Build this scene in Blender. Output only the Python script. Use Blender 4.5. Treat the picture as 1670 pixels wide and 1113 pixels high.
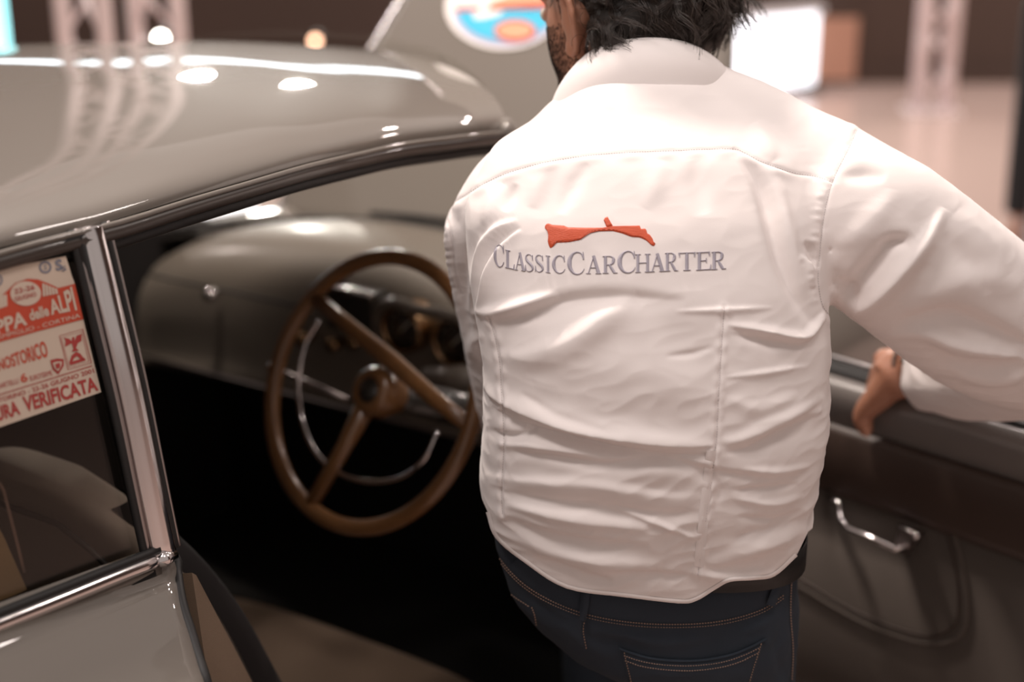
import bpy, bmesh, math, random
import numpy as np
from mathutils import Vector, Matrix, noise
from mathutils.bvhtree import BVHTree
random.seed(7); rng = np.random.default_rng(7)
PI = math.pi
for o in list(bpy.data.objects): bpy.data.objects.remove(o)
S = bpy.context.scene; C = S.collection

# ------------------------------------------------------------ camera, world, lights, exposure
PITCH = math.radians(18); CAMZ = 1.65; FPX = 1670 * 50 / 36
cam = bpy.data.cameras.new('camera'); cam.lens = 50; cam.sensor_width = 36
cam.dof.use_dof = True; cam.dof.focus_distance = 1.50; cam.dof.aperture_fstop = 2.0
cam.clip_end = 200
co = bpy.data.objects.new('camera', cam); C.objects.link(co)
co.location = (0, 0, CAMZ); co.rotation_euler = (PI/2 - PITCH, 0, 0); S.camera = co

w = bpy.data.worlds.new('world'); S.world = w; w.use_nodes = True
bg = w.node_tree.nodes['Background']; bg.inputs[0].default_value = (1.0, 0.87, 0.80, 1); bg.inputs[1].default_value = 0.40
S.view_settings.view_transform = 'Standard'; S.view_settings.look = 'None'
S.view_settings.gamma = 1; S.view_settings.use_curve_mapping = False
S.view_settings.exposure = 0.0

def area(loc, target, size, power, col, sy=None):
    l = bpy.data.lights.new('hall_or_fill_light', 'AREA'); l.energy = power; l.color = col
    l.size = size
    if sy: l.shape = 'RECTANGLE'; l.size_y = sy
    o = bpy.data.objects.new('hall_or_fill_light', l); C.objects.link(o); o.location = loc
    d = Vector(target) - Vector(loc); o.rotation_euler = d.to_track_quat('-Z', 'Y').to_euler()
    return o
area((-1.15, 0.75, 3.7), (0.1, 1.5, 1.2), .6, 35, (1.0, 0.91, 0.87)).data.shape = 'DISK'
area((0.6, 0.35, 4.4), (0.3, 1.6, 1.2), .7, 28, (1.0, 0.90, 0.86)).data.shape = 'DISK'
area((-0.5, 2.55, 3.5), (0.0, 3.1, 1.2), .4, 85, (1.0, 0.87, 0.78)).data.shape = 'DISK'  # added fill lamp that brightens the raised bonnet, not a hall fixture
area((3.2, 2.2, 4.6), (0.6, 1.8, 1.0), .5, 24, (1.0, 0.88, 0.82)).data.shape = 'DISK'
for _p in ((3.2, 7.5, 6.2), (5.5, 9.5, 6.2), (4.2, 11.2, 6.2), (7.2, 6.5, 6.2), (-6.5, 8.5, 6.2)):
    area(_p, (_p[0], _p[1], 0), .5, 135, (1.0, 0.86, 0.80)).data.shape = 'DISK'

# ------------------------------------------------------------ pixel <-> world measuring helpers
CP, SP = math.cos(PITCH), math.sin(PITCH); CW = np.array([0, 0, CAMZ])
def ray(px, py):
    a = (px - 835) / FPX; b = -(py - 556.5) / FPX
    return np.array([a, CP + b*SP, -SP + b*CP])
def P(px, py, d): return CW + ray(px, py) * d
def proj(v):
    q = np.asarray(v, float) - CW
    d = q[..., 1]*CP - q[..., 2]*SP; up = q[..., 1]*SP + q[..., 2]*CP
    return 835 + FPX*q[..., 0]/d, 556.5 - FPX*up/d, d
HEAD = math.radians(34)
FV = np.array([math.sin(HEAD), math.cos(HEAD), 0]); RV = np.array([math.cos(HEAD), -math.sin(HEAD), 0])
OC = P(603, 637, 2.1) - .36*RV; OC[2] = 0
def tocar(q):
    q = np.asarray(q, float) - OC
    return np.array([q @ RV, q @ FV, q[2]])
def towl(u, v, z): return OC + RV*u + FV*v + np.array([0, 0, z])
def PU(px, py, u):
    r = ray(px, py); t = (u - (CW-OC) @ RV) / (r @ RV); return tocar(CW + r*t)
def PV(px, py, v):
    r = ray(px, py); t = (v - (CW-OC) @ FV) / (r @ FV); return tocar(CW + r*t)
def PG(px, py, d=11.0, z=0):      # floor point
    r = ray(px, py); t = (z-CAMZ)/r[2]; return CW + r*t

# ------------------------------------------------------------ materials
def mat(name, col, rough=.5, metal=0, coat=0, sheen=0, bump=None, vary=None, emit=None, spec=None, stretch=(1, 1, 1), coatr=.05):
    m = bpy.data.materials.new(name); m.use_nodes = True; nt = m.node_tree; n = nt.nodes; b = n['Principled BSDF']
    b.inputs['Base Color'].default_value = (*col, 1); b.inputs['Roughness'].default_value = rough
    b.inputs['Metallic'].default_value = metal; b.inputs['Coat Weight'].default_value = coat
    b.inputs['Coat Roughness'].default_value = coatr
    b.inputs['Sheen Weight'].default_value = sheen
    if spec is not None: b.inputs['Specular IOR Level'].default_value = spec
    if emit: b.inputs['Emission Color'].default_value = (*emit[0], 1); b.inputs['Emission Strength'].default_value = emit[1]
    if bump or vary:
        tc = n.new('ShaderNodeTexCoord'); mp = n.new('ShaderNodeMapping'); mp.inputs['Scale'].default_value = stretch
        nt.links.new(tc.outputs['Object'], mp.inputs[0])
    if bump:
        t = n.new('ShaderNodeTexNoise'); t.inputs['Scale'].default_value = bump[0]; t.inputs['Detail'].default_value = 3
        nt.links.new(mp.outputs[0], t.inputs[0])
        bp = n.new('ShaderNodeBump'); bp.inputs['Strength'].default_value = bump[1]; bp.inputs['Distance'].default_value = bump[2]
        nt.links.new(t.outputs[0], bp.inputs['Height']); nt.links.new(bp.outputs[0], b.inputs['Normal'])
    if vary:
        t = n.new('ShaderNodeTexNoise'); t.inputs['Scale'].default_value = vary[0]; t.inputs['Detail'].default_value = 4
        nt.links.new(mp.outputs[0], t.inputs[0])
        mx = n.new('ShaderNodeMix'); mx.data_type = 'RGBA'
        mx.inputs[6].default_value = (*col, 1); mx.inputs[7].default_value = (*vary[1], 1)
        nt.links.new(t.outputs[0], mx.inputs[0]); nt.links.new(mx.outputs[2], b.inputs['Base Color'])
    return m
def glassmat(name, tint, refl=1.0):
    m = bpy.data.materials.new(name); m.use_nodes = True; nt = m.node_tree; n = nt.nodes; n.clear()
    out = n.new('ShaderNodeOutputMaterial'); tr = n.new('ShaderNodeBsdfTransparent'); tr.inputs[0].default_value = (*tint, 1)
    gl = n.new('ShaderNodeBsdfGlossy'); gl.inputs['Roughness'].default_value = .01
    ge = n.new('ShaderNodeNewGeometry'); dt = n.new('ShaderNodeVectorMath'); dt.operation = 'DOT_PRODUCT'
    nt.links.new(ge.outputs['Normal'], dt.inputs[0]); nt.links.new(ge.outputs['Incoming'], dt.inputs[1])
    prev = dt.outputs['Value']
    for op, val in (('ABSOLUTE', None), ('SUBTRACT', 1), ('POWER', 5), ('MULTIPLY_ADD', .94)):
        k = n.new('ShaderNodeMath'); k.operation = op
        if op == 'SUBTRACT': k.inputs[0].default_value = 1; nt.links.new(prev, k.inputs[1])
        else:
            nt.links.new(prev, k.inputs[0])
            if val: k.inputs[1].default_value = val
            if op == 'MULTIPLY_ADD': k.inputs[2].default_value = .05
        prev = k.outputs[0]
    mx = n.new('ShaderNodeMixShader'); nt.links.new(prev, mx.inputs[0])
    nt.links.new(tr.outputs[0], mx.inputs[1]); nt.links.new(gl.outputs[0], mx.inputs[2]); nt.links.new(mx.outputs[0], out.inputs[0])
    return m
M = dict(
    paint=mat('grey_car_paint', (.160, .140, .122), .5, spec=.12, coat=1.0, coatr=.03),
    paint_in=mat('grey_dash_paint', (.17, .145, .12), .45, coat=.35, coatr=.2),
    chrome=mat('chrome', (.78, .74, .74), .12, 1), steel=mat('brushed_trim', (.42, .37, .36), .3, 1),
    rubber=mat('black_rubber', (.012, .011, .011), .55), seal=mat('brown_seal', (.05, .038, .032), .35, coat=.3),
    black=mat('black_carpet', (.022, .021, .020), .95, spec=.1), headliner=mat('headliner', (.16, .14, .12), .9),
    wheel=mat('tan_wheel_rim', (.25, .115, .042), .32, coat=.7, coatr=.15, vary=(30, (.165, .078, .03))),
    cloth=mat('grey_brown_cloth', (.42, .365, .315), .95, sheen=.3, bump=(1400, .5, .001), vary=(900, (.33, .285, .245))),
    tan=mat('tan_cloth', (.24, .165, .11), .95, bump=(1500, .6, .001), vary=(1200, (.16, .11, .075))),
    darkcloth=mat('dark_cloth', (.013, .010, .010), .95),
    panel=mat('door_card', (.095, .077, .066), .85, bump=(1200, .4, .0008), vary=(6, (.078, .062, .052))),
    pad=mat('brown_leather', (.046, .028, .021), .5, bump=(500, .3, .0006)),
    doorpaint=mat('door_top_paint', (.165, .148, .138), .34, coat=.6, coatr=.12),
    glass=glassmat('window_glass', (.80, .76, .72)), clear=glassmat('screen_glass', (.93, .93, .91)),
    dial=mat('dial_face', (.03, .026, .022), .3, coat=.6), brass=mat('brass_bezel', (.42, .26, .14), .25, 1),
    ivory=mat('ivory', (.55, .5, .42), .5), paper=mat('sticker_paper', (.66, .54, .44), .6), red=mat('sticker_red', (.56, .075, .035), .6),
    redink=mat('red_ink', (.42, .05, .045), .6), greyink=mat('grey_ink', (.22, .22, .27), .6), papert=mat('tan_paper', (.36, .27, .16), .7),
    shirt=mat('white_cotton', (.86, .795, .775), .82, sheen=.15, bump=(900, .12, .0006), stretch=(1, 1, 1)),
    stitch=mat('white_thread', (.62, .57, .57), .8), embro=mat('lilac_thread', (.37, .34, .395), .45, sheen=.4, bump=(1500, .5, .0006), stretch=(1, 1, .15)),
    orange=mat('red_orange_thread', (.60, .075, .016), .5, sheen=.2, bump=(1300, .6, .0006), stretch=(.12, 1, 1)),
    orangedk=mat('red_orange_stitch', (.40, .045, .012), .5),
    jeans=mat('dark_denim', (.014, .021, .032), .9, bump=(1400, .5, .0008), vary=(18, (.026, .036, .052))),
    jstitch=mat('copper_thread', (.26, .17, .13), .8), belt=mat('black_leather', (.008, .007, .007), .5),
    hair=mat('dark_hair', (.012, .008, .006), .5, spec=.3), hairs=mat('brown_hair_strand', (.040, .026, .020), .36, spec=.7), hairg=mat('highlight_hair', (.13, .10, .082), .4),
    shoe=mat('shoe_leather', (.03, .02, .015), .4),
    wall=mat('brown_wall', (.085, .052, .040), .9, vary=(.6, (.06, .038, .03))),
    alu=mat('truss_aluminium', (.85, .74, .74), .4, .3),
    white=mat('white_lacquer', (.85, .83, .85), .5), lit=mat('backlit_panel', (.9, .9, .95), .5, emit=((.90, .93, 1.0), 1.9)),
    cyanlit=mat('cyan_screen', (.4, .8, .85), .5, emit=((.35, .95, 1.0), 2.2)),
    lamp=mat('lamp_lens', (1, 1, 1), .3, emit=((1.0, .93, .82), 30)), lampw=mat('warm_lamp_lens', (1, .8, .6), .3, emit=((1.0, .55, .35), 9)),
    strip=mat('skylight_glow', (1, 1, 1), .3, emit=((.80, .93, 1.0), 5.5)),
    pinkp=mat('pink_panel', (.52, .25, .22), .6), copper=mat('copper_panel', (.42, .22, .15), .5), blackc=mat('black_clothes', (.012, .012, .014), .8),
    lightdenim=mat('pale_trousers', (.36, .32, .33), .9), blue=mat('decal_blue', (.05, .42, .62), .5),
    decalw=mat('decal_white', (.78, .74, .72), .5), decalo=mat('decal_orange', (.78, .33, .2), .5), decalr=mat('decal_red', (.55, .08, .06), .5), lilac=mat('decal_lilac', (.42, .42, .58), .5),
    metalbr=mat('bracelet_metal', (.4, .37, .35), .25, 1), dark=mat('dark_case', (.02, .02, .02), .5),
)
# skin with beard-free base; a beard tint comes from geometry position
def skinmat():
    m = mat('skin', (.42, .20, .125), .5, bump=(260, .25, .001), vary=(25, (.36, .16, .10)))
    b = m.node_tree.nodes['Principled BSDF']; b.inputs['Subsurface Weight'].default_value = .12
    b.inputs['Subsurface Radius'].default_value = (.012, .004, .002); b.inputs['Subsurface Scale'].default_value = .4
    return m
M['skin'] = skinmat()
def floormat():
    m = mat('hall_floor', (.56, .43, .385), .25, coat=.15, coatr=.1, vary=(.45, (.47, .35, .31)))
    return m
M['floor'] = floormat()

# ------------------------------------------------------------ object helpers
class V3:
    def __init__(s): s.v = []; s.f = []
    def __getitem__(s, i): return (s.v, s.f)[i]
    def add(s, v, f):
        o = len(s.v); s.v += [tuple(map(float, q)) for q in v]; s.f += [tuple(i+o for i in q) for q in f]; return s
def obj(name, me_or, mat_, parent=None, smooth=True, origin=None, bevel=0, solid=0, label=None, auto=None):
    if isinstance(me_or, bpy.types.Mesh): me = me_or
    else:
        v, f = (me_or.v, me_or.f) if isinstance(me_or, V3) else me_or
        v = np.asarray(v, float)
        if origin is not None: v = v - np.asarray(origin)
        me = bpy.data.meshes.new(name); me.from_pydata(v.tolist(), [], [tuple(int(i) for i in q) for q in f]); me.update()
    if smooth: me.shade_smooth()
    if not me.materials: me.materials.append(mat_)
    o = bpy.data.objects.new(name, me); C.objects.link(o)
    if parent: o.parent = parent
    if solid:
        s = o.modifiers.new('s', 'SOLIDIFY'); s.thickness = solid; s.offset = -1
    if bevel:
        b = o.modifiers.new('b', 'BEVEL'); b.width = bevel; b.segments = 2; b.limit_method = 'ANGLE'
        b.harden_normals = False
    if label: o['label'] = label
    return o
def thing(name, label, cat, loc=(0, 0, 0), rz=0, group=None):
    o = bpy.data.objects.new(name, None); C.objects.link(o); o.location = loc; o.rotation_euler = (0, 0, rz)
    o['label'] = label; o['category'] = cat
    if group: o['group'] = group
    return o
def tag(o, label, cat, group=None):
    o['label'] = label; o['category'] = cat
    if group: o['group'] = group
    return o
def loft(rings, closed=True, cap=True):
    n = len(rings[0]); v = [p for r in rings for p in r]; f = []
    for i in range(len(rings)-1):
        for j in range(n if closed else n-1):
            k = (j+1) % n; f.append((i*n+j, i*n+k, (i+1)*n+k, (i+1)*n+j))
    if cap and closed:
        f.append(tuple(range(n))[::-1]); f.append(tuple((len(rings)-1)*n+j for j in range(n)))
    return v, f
def spline(pts, n=8):
    """Catmull-Rom through points (any dimension)."""
    p = np.asarray(pts, float); q = np.vstack([2*p[0]-p[1], p, 2*p[-1]-p[-2]]); out = []
    for i in range(1, len(q)-2):
        for k in range(n):
            t = k/n; a, b, c, d = q[i-1], q[i], q[i+1], q[i+2]
            out.append(.5*((2*b)+(c-a)*t+(2*a-5*b+4*c-d)*t*t+(3*b-a-3*c+d)*t**3))
    out.append(p[-1]); return np.array(out)
def tube(pts, r, seg=10, closed=False, flat=1.0, up=(0, 0, 1), cap=True):
    p = np.asarray(pts, float); n = len(p); r = np.broadcast_to(np.asarray(r, float), (n,)); rings = []
    x = None
    for i in range(n):
        t = (p[(i+1) % n]-p[i-1]) if closed else p[min(i+1, n-1)]-p[max(i-1, 0)]
        t = t/(np.linalg.norm(t)+1e-12)
        a = np.asarray(up, float) if x is None else x
        a = a - t*(a @ t)
        if np.linalg.norm(a) < 1e-4: a = np.array([1., 0, 0]); a = a - t*(a @ t)
        x = a/np.linalg.norm(a); y = np.cross(t, x)
        rings.append([p[i]+r[i]*(math.cos(q)*x*flat+math.sin(q)*y) for q in np.linspace(0, 2*PI, seg, endpoint=False)])
    if closed:
        v, f = loft(rings+[rings[0]], True, False); m = len(v)-seg
        v = v[:m]; f = [tuple(i % m for i in q) for q in f]; return v, f
    return loft(rings, True, cap)
def box(c, s, ax=None):
    c = np.asarray(c, float); ax = np.eye(3) if ax is None else np.asarray(ax, float); v = []
    for i in (-1, 1):
        for j in (-1, 1):
            for k in (-1, 1): v.append(c+ax[0]*s[0]/2*i+ax[1]*s[1]/2*j+ax[2]*s[2]/2*k)
    return v, [(0, 1, 3, 2), (4, 6, 7, 5), (0, 4, 5, 1), (2, 3, 7, 6), (0, 2, 6, 4), (1, 5, 7, 3)]
def lathe(prof, c, axis, seg=32, cap=False):
    axis = np.asarray(axis, float); axis /= np.linalg.norm(axis)
    a = np.cross(axis, (0, 0, 1.)); a = np.array([1., 0, 0]) if np.linalg.norm(a) < 1e-4 else a/np.linalg.norm(a); b = np.cross(axis, a)
    rings = [[np.asarray(c)+axis*h+r*(math.cos(t)*a+math.sin(t)*b) for t in np.linspace(0, 2*PI, seg, endpoint=False)] for r, h in prof]
    return loft(rings, True, cap)
def ellipsoid(c, r, rot=None, nu=24, nv=14):
    rot = np.eye(3) if rot is None else rot; rings = []
    for i in range(1, nv):
        t = PI*i/nv
        rings.append([np.asarray(c)+rot @ np.array([r[0]*math.sin(t)*math.cos(a), r[1]*math.sin(t)*math.sin(a), r[2]*math.cos(t)]) for a in np.linspace(0, 2*PI, nu, endpoint=False)])
    return loft(rings)
def remesh(parts, voxel, smooth=10, lam=.5):
    m = V3()
    for p in parts: m.add(*p)
    me = bpy.data.meshes.new('tmp'); me.from_pydata(m.v, [], m.f); me.update()
    bm = bmesh.new(); bm.from_mesh(me); bmesh.ops.recalc_face_normals(bm, faces=bm.faces); bm.to_mesh(me); bm.free()
    o = bpy.data.objects.new('tmp', me); C.objects.link(o)
    r = o.modifiers.new('r', 'REMESH'); r.mode = 'VOXEL'; r.voxel_size = voxel
    dg = bpy.context.evaluated_depsgraph_get(); ev = bpy.data.meshes.new_from_object(o.evaluated_get(dg))
    bpy.data.objects.remove(o)
    v = np.empty(len(ev.vertices)*3); ev.vertices.foreach_get('co', v); v = v.reshape(-1, 3)
    f = np.empty(len(ev.loops), int); ev.loops.foreach_get('vertex_index', f)
    lt = np.empty(len(ev.polygons), int); ev.polygons.foreach_get('loop_total', lt)
    if (lt == 4).all(): f = f.reshape(-1, 4)
    else:
        out = []; k = 0
        for c in lt: q = f[k:k+c]; k += c; out.append(list(q) if c == 4 else list(q)+[q[-1]])
        f = np.array(out)
    bpy.data.meshes.remove(ev)
    v = lap(v, f, smooth, lam); return v, f
def edges(f):
    e = np.vstack([f[:, [0, 1]], f[:, [1, 2]], f[:, [2, 3]], f[:, [3, 0]]]); e.sort(axis=1)
    e = e[e[:, 0] != e[:, 1]]; return np.unique(e, axis=0)
def lap(v, f, it, lam=.5):
    e = edges(f); n = len(v); deg = np.bincount(e.ravel(), minlength=n)[:, None].clip(1); v = v.copy()
    for _ in range(it):
        s = np.zeros_like(v)
        for k in range(3): s[:, k] = np.bincount(e[:, 0], v[e[:, 1], k], n)+np.bincount(e[:, 1], v[e[:, 0], k], n)
        v += lam*(s/deg-v)
    return v
def subdiv(v, f):
    e = edges(f); key = {}; n = len(v)
    code = e[:, 0]*(n+1)+e[:, 1]
    order = np.argsort(code); codes = code[order]
    def eid(a, b):
        lo = np.minimum(a, b); hi = np.maximum(a, b); return order[np.searchsorted(codes, lo*(n+1)+hi).clip(0, len(codes)-1)]
    mid = (v[e[:, 0]]+v[e[:, 1]])/2; cen = v[f].mean(axis=1)
    ok = np.array([len(set(q)) == 4 for q in f.tolist()]) if False else (f[:, 2] != f[:, 3])
    fq = f[ok]; cen = cen[ok]
    V = np.vstack([v, mid, cen]); ci = n+len(e)+np.arange(len(fq))
    m = [n+eid(fq[:, i], fq[:, (i+1) % 4]) for i in range(4)]
    F = np.vstack([np.stack([fq[:, i], m[i], ci, m[i-1]], 1) for i in range(4)])
    return V, F
def vnorm(v, f):
    a = v[f[:, 2]]-v[f[:, 0]]; b = v[f[:, 3]]-v[f[:, 1]]; fn = np.cross(a, b); n = np.zeros_like(v)
    for k in range(3):
        for j in range(4): n[:, k] += np.bincount(f[:, j], fn[:, k], len(v))
    return n/(np.linalg.norm(n, axis=1)[:, None]+1e-12)
def cut(v, f, s):
    """keep s>0; the rim is moved onto s=0"""
    e = edges(f); v = v.copy(); n = len(v)
    x = (s[e[:, 0]] > 0) != (s[e[:, 1]] > 0); e = e[x]
    neg = np.where(s[e[:, 0]] <= 0, e[:, 0], e[:, 1]); pos = np.where(s[e[:, 0]] <= 0, e[:, 1], e[:, 0])
    t = (s[pos]/(s[pos]-s[neg]+1e-12))[:, None]; q = v[pos]+(v[neg]-v[pos])*t
    cnt = np.bincount(neg, minlength=n); acc = np.stack([np.bincount(neg, q[:, k], n) for k in range(3)], 1)
    on = cnt > 0; v[on] = acc[on]/cnt[on][:, None]
    keepv = (s > 0) | on; keep = keepv[f].all(axis=1) & (s[f] > 0).any(axis=1); f = f[keep]
    u, inv = np.unique(f, return_inverse=True); return v[u], inv.reshape(f.shape)
def bvh_of(v, f): return BVHTree.FromPolygons([tuple(q) for q in v.tolist()], [tuple(q) for q in f.tolist()])
def cast(b, px, py):
    r = Vector(ray(px, py)).normalized(); h = b.ray_cast(Vector(CW), r)
    return (np.array(h[0]), np.array(h[1]) * (1 if h[1].dot(r) < 0 else -1)) if h[0] else (None, None)
def polyd(x, y, pts):
    """signed distance (positive on the right hand side of travel) and param 0..1 along a polyline"""
    pts = np.asarray(pts, float); best = np.full(len(x), 1e9); sg = np.zeros(len(x)); tt = np.zeros(len(x))
    L = np.r_[0, np.cumsum(np.linalg.norm(np.diff(pts, axis=0), axis=1))]; L /= L[-1]
    for i in range(len(pts)-1):
        a, b = pts[i], pts[i+1]; d = b-a; l2 = d @ d
        t = ((x-a[0])*d[0]+(y-a[1])*d[1])/l2; tc = t.clip(0, 1)
        dx = x-a[0]-tc*d[0]; dy = y-a[1]-tc*d[1]; ds = np.hypot(dx, dy); m = ds < best
        best[m] = ds[m]; sg[m] = np.sign(d[0]*dy-d[1]*dx)[m]; tt[m] = (L[i]+(L[i+1]-L[i])*tc)[m]
    return best, sg, tt
def ribbon(b, pts, wid, lift, crown=0., n=4, sub=True):
    """raised thread band following a surface under pixel polyline; wid may vary (px)"""
    p = np.asarray(pts, float); wv = np.broadcast_to(np.asarray(wid, float), (len(p),))
    if sub: q = spline(np.column_stack([p, wv]), n); p, wv = q[:, :2], q[:, 2]
    v = []; f = []; rows = []
    for i in range(len(p)):
        t = p[min(i+1, len(p)-1)]-p[max(i-1, 0)]; t = t/(np.linalg.norm(t)+1e-9); nn = np.array([-t[1], t[0]])
        row = []
        for k, hh in ((-1, 0), (-.5, .8), (0, 1), (.5, .8), (1, 0)):
            q, no = cast(b, *(p[i]+nn*wv[i]/2*k))
            if q is None: row = None; break
            row.append(q+no*(lift+crown*hh))
        if row: rows.append(row)
    if len(rows) < 2: return [], []
    return loft(rows, False, False)
def patch(b, f_uv, nu, nv, lift, edge=0.0):
    """surface patch: f_uv(s,t)->px ; raised by lift, rim dropping onto the surface"""
    rows = []
    for i in range(nu+1):
        row = []
        for j in range(nv+1):
            q, no = cast(b, *f_uv(i/nu, j/nv))
            if q is None: q, no = rows[-1][j] if rows else np.zeros(3), np.zeros(3)
            rim = i in (0, nu) or j in (0, nv)
            row.append(q+no*(edge if rim else lift))
        rows.append(row)
    return loft(rows, False, False)
def vn(p, s): return noise.noise(Vector(p)*s)
def text2d(s, bold=0.0):
    c = bpy.data.curves.new('t', 'FONT'); c.body = s; c.offset = bold; c.resolution_u = 3; c.fill_mode = 'BOTH'
    o = bpy.data.objects.new('t', c); C.objects.link(o); dg = bpy.context.evaluated_depsgraph_get(); dg.update()
    me = bpy.data.meshes.new_from_object(o.evaluated_get(dg)); bpy.data.objects.remove(o)
    v = np.array([q.co[:2] for q in me.vertices]); f = [tuple(p.vertices) for p in me.polygons]; bpy.data.meshes.remove(me)
    lo = v.min(0); hi = v.max(0); return (v-lo)/(hi-lo), f
def bil(q, s, t):
    """quad corners BL, BR, TR, TL; s along, t up"""
    q = np.asarray(q, float); s = np.asarray(s)[..., None]; t = np.asarray(t)[..., None]
    return (q[0]*(1-s)+q[1]*s)*(1-t)+(q[3]*(1-s)+q[2]*s)*t
# ------------------------------------------------------------ hall
def structure(o): o['kind'] = 'structure'; return o
structure(obj('floor', box((0, 4, -.05), (30, 26, .1)), M['floor'], smooth=False))
WY = 12.2
structure(obj('wall_back', box((0, WY+.1, 3.5), (30, .2, 7)), M['wall'], smooth=False))
structure(obj('wall_left', box((-10.1, 5, 3.5), (.2, 14.2, 7)), M['wall'], smooth=False))
structure(obj('wall_right', box((11.1, 5, 3.5), (.2, 14.2, 7)), M['wall'], smooth=False))
structure(obj('baseboard_back', box((0, WY-.02, .06), (30, .04, .12)), M['wall'], smooth=False))

def truss(c, size, rot, h, label):
    t = thing('lighting_truss', label, 'truss', c, rot, 'aluminium truss towers'); s = size/2
    cor = [(-s, -s), (s, -s), (s, s), (-s, s)]
    for x, y in cor: obj('chord', tube([(x, y, 0.02), (x, y, h)], .030, 10), M['alu'], t)
    k = 0; z = .12; st = size*1.15
    while z+st < h:
        for i in range(4):
            a = cor[i]; b = cor[(i+1) % 4]
            if k % 2: a, b = b, a
            obj('brace', tube([(*a, z), (*b, z+st)], .011, 6), M['alu'], t)
        z += st; k += 1
    obj('base_plate', box((0, 0, .01), (size+.16, size+.16, .02)), M['alu'], t, smooth=False)
q = P(196, 30, 5.06); truss((q[0], q[1], 0), .29, PI/4, 4.4, 'silver lattice truss tower at upper left behind the car roof')
q = PG(1518, 182); truss((q[0], q[1], 0), .21, .0, 4.2, 'silver lattice truss tower standing far right on the pink floor')

# glowing booth right of the head
q0 = PG(1160, 172); q1 = PG(1322, 148)
t = thing('lightbox_booth', 'glowing white lightbox booth with copper end panel right of the head', 'booth', (q1[0], q1[1], 0))
a = np.array(q0)-np.array(q1); a = a[:2]/np.linalg.norm(a[:2]); L = 2.3; ax = [(a[0], a[1], 0), (-a[1], a[0], 0), (0, 0, 1)]
A3 = np.array(ax); TOPZ = CAMZ+ray(1320, 18)[2]*q1[1]/ray(1320, 18)[1]
obj('backlit_panel', box(A3[0]*L/2+(0, 0, TOPZ/2+.03), (L, .06, TOPZ-.06), ax), M['lit'], t, smooth=False)
obj('frame', box(A3[0]*L/2+(0, 0, TOPZ+.02), (L+.1, .1, .05), ax), M['white'], t, smooth=False)
obj('graphic_band', box(A3[0]*.55+A3[1]*-.04+(0, 0, TOPZ*.70), (.5, .02, .10), ax), M['pinkp'], t, smooth=False)
obj('graphic_band', box(A3[0]*1.25+A3[1]*-.04+(0, 0, TOPZ*.72), (.4, .02, .09), ax), M['blue'], t, smooth=False)
for k in (.12, L-.12): obj('foot', box(A3[0]*k+(0, 0, .03), (.12, .3, .06), ax), M['dark'], t, smooth=False)
obj('end_panel', box(np.array([.19, .05, TOPZ*.52]), (.34, .05, TOPZ*.78)), M['copper'], t, smooth=False)

# booth seen through the windscreen at left
q = PG(352, 392)
t = thing('display_counter', 'white display counter with pink panels seen through the windscreen', 'counter', (q[0], q[1], 0), .2)
obj('counter_body', box((0, .3, .36), (.38, .5, .72)), M['lit'], t, smooth=False)
obj('counter_top', box((0, .3, .74), (.42, .56, .04)), M['white'], t, smooth=False)
for i, (x, mm) in enumerate(((-.40, 'pinkp'), (-.70, 'white'))):
    obj('side_panel', box((x, .35, .24), (.26, .3, .48)), M[mm], t, smooth=False)
obj('shelf', box((-.62, .5, .52), (.7, .4, .06)), M['white'], t, smooth=False)

# cyan screen at the left margin
q = P(-52, 20, 7.6)
t = thing('video_screen', 'bright cyan video screen at the far left edge', 'screen', (q[0], q[1], 0))
obj('display', box((0, 0, 1.02), (.38, .05, 1.6)), M['cyanlit'], t, smooth=False)
obj('bezel', box((0, .03, 1.02), (.36, .04, 1.64)), M['dark'], t, smooth=False)
obj('stand', box((0, .02, .1), (.2, .1, .2)), M['dark'], t, smooth=False)

# little lamps
def spot(px, py, d, m, r, label):
    q = P(px, py, d); t = thing('floor_spotlight', label, 'spotlight', (q[0], q[1], 0), 0, 'floor spotlights')
    z = q[2]
    obj('stand', tube([(0, .03, .01), (0, .03, z-.05)], .012, 8), M['dark'], t)
    obj('foot', lathe([(.001, 0), (.12, 0), (.12, .015), (.001, .02)], (0, .03, 0), (0, 0, 1), 20), M['dark'], t)
    obj('housing', lathe([(.02, .10), (r*1.3, .09), (r*1.3, 0), (r*1.15, 0)], (0, 0, z), (0, 1, .2), 18), M['dark'], t)
    obj('lens', lathe([(.001, .0), (r, .0), (r, .01), (.001, .01)], (0, -.004, z), (0, 1, .2), 18), M[m], t)
spot(514, 67, 8.2, 'lampw', .022, 'small pink-glowing spotlight on a stand behind the car roof')
spot(262, 63, 6.0, 'lamp', .020, 'small white spotlight beside the left truss tower')

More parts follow.
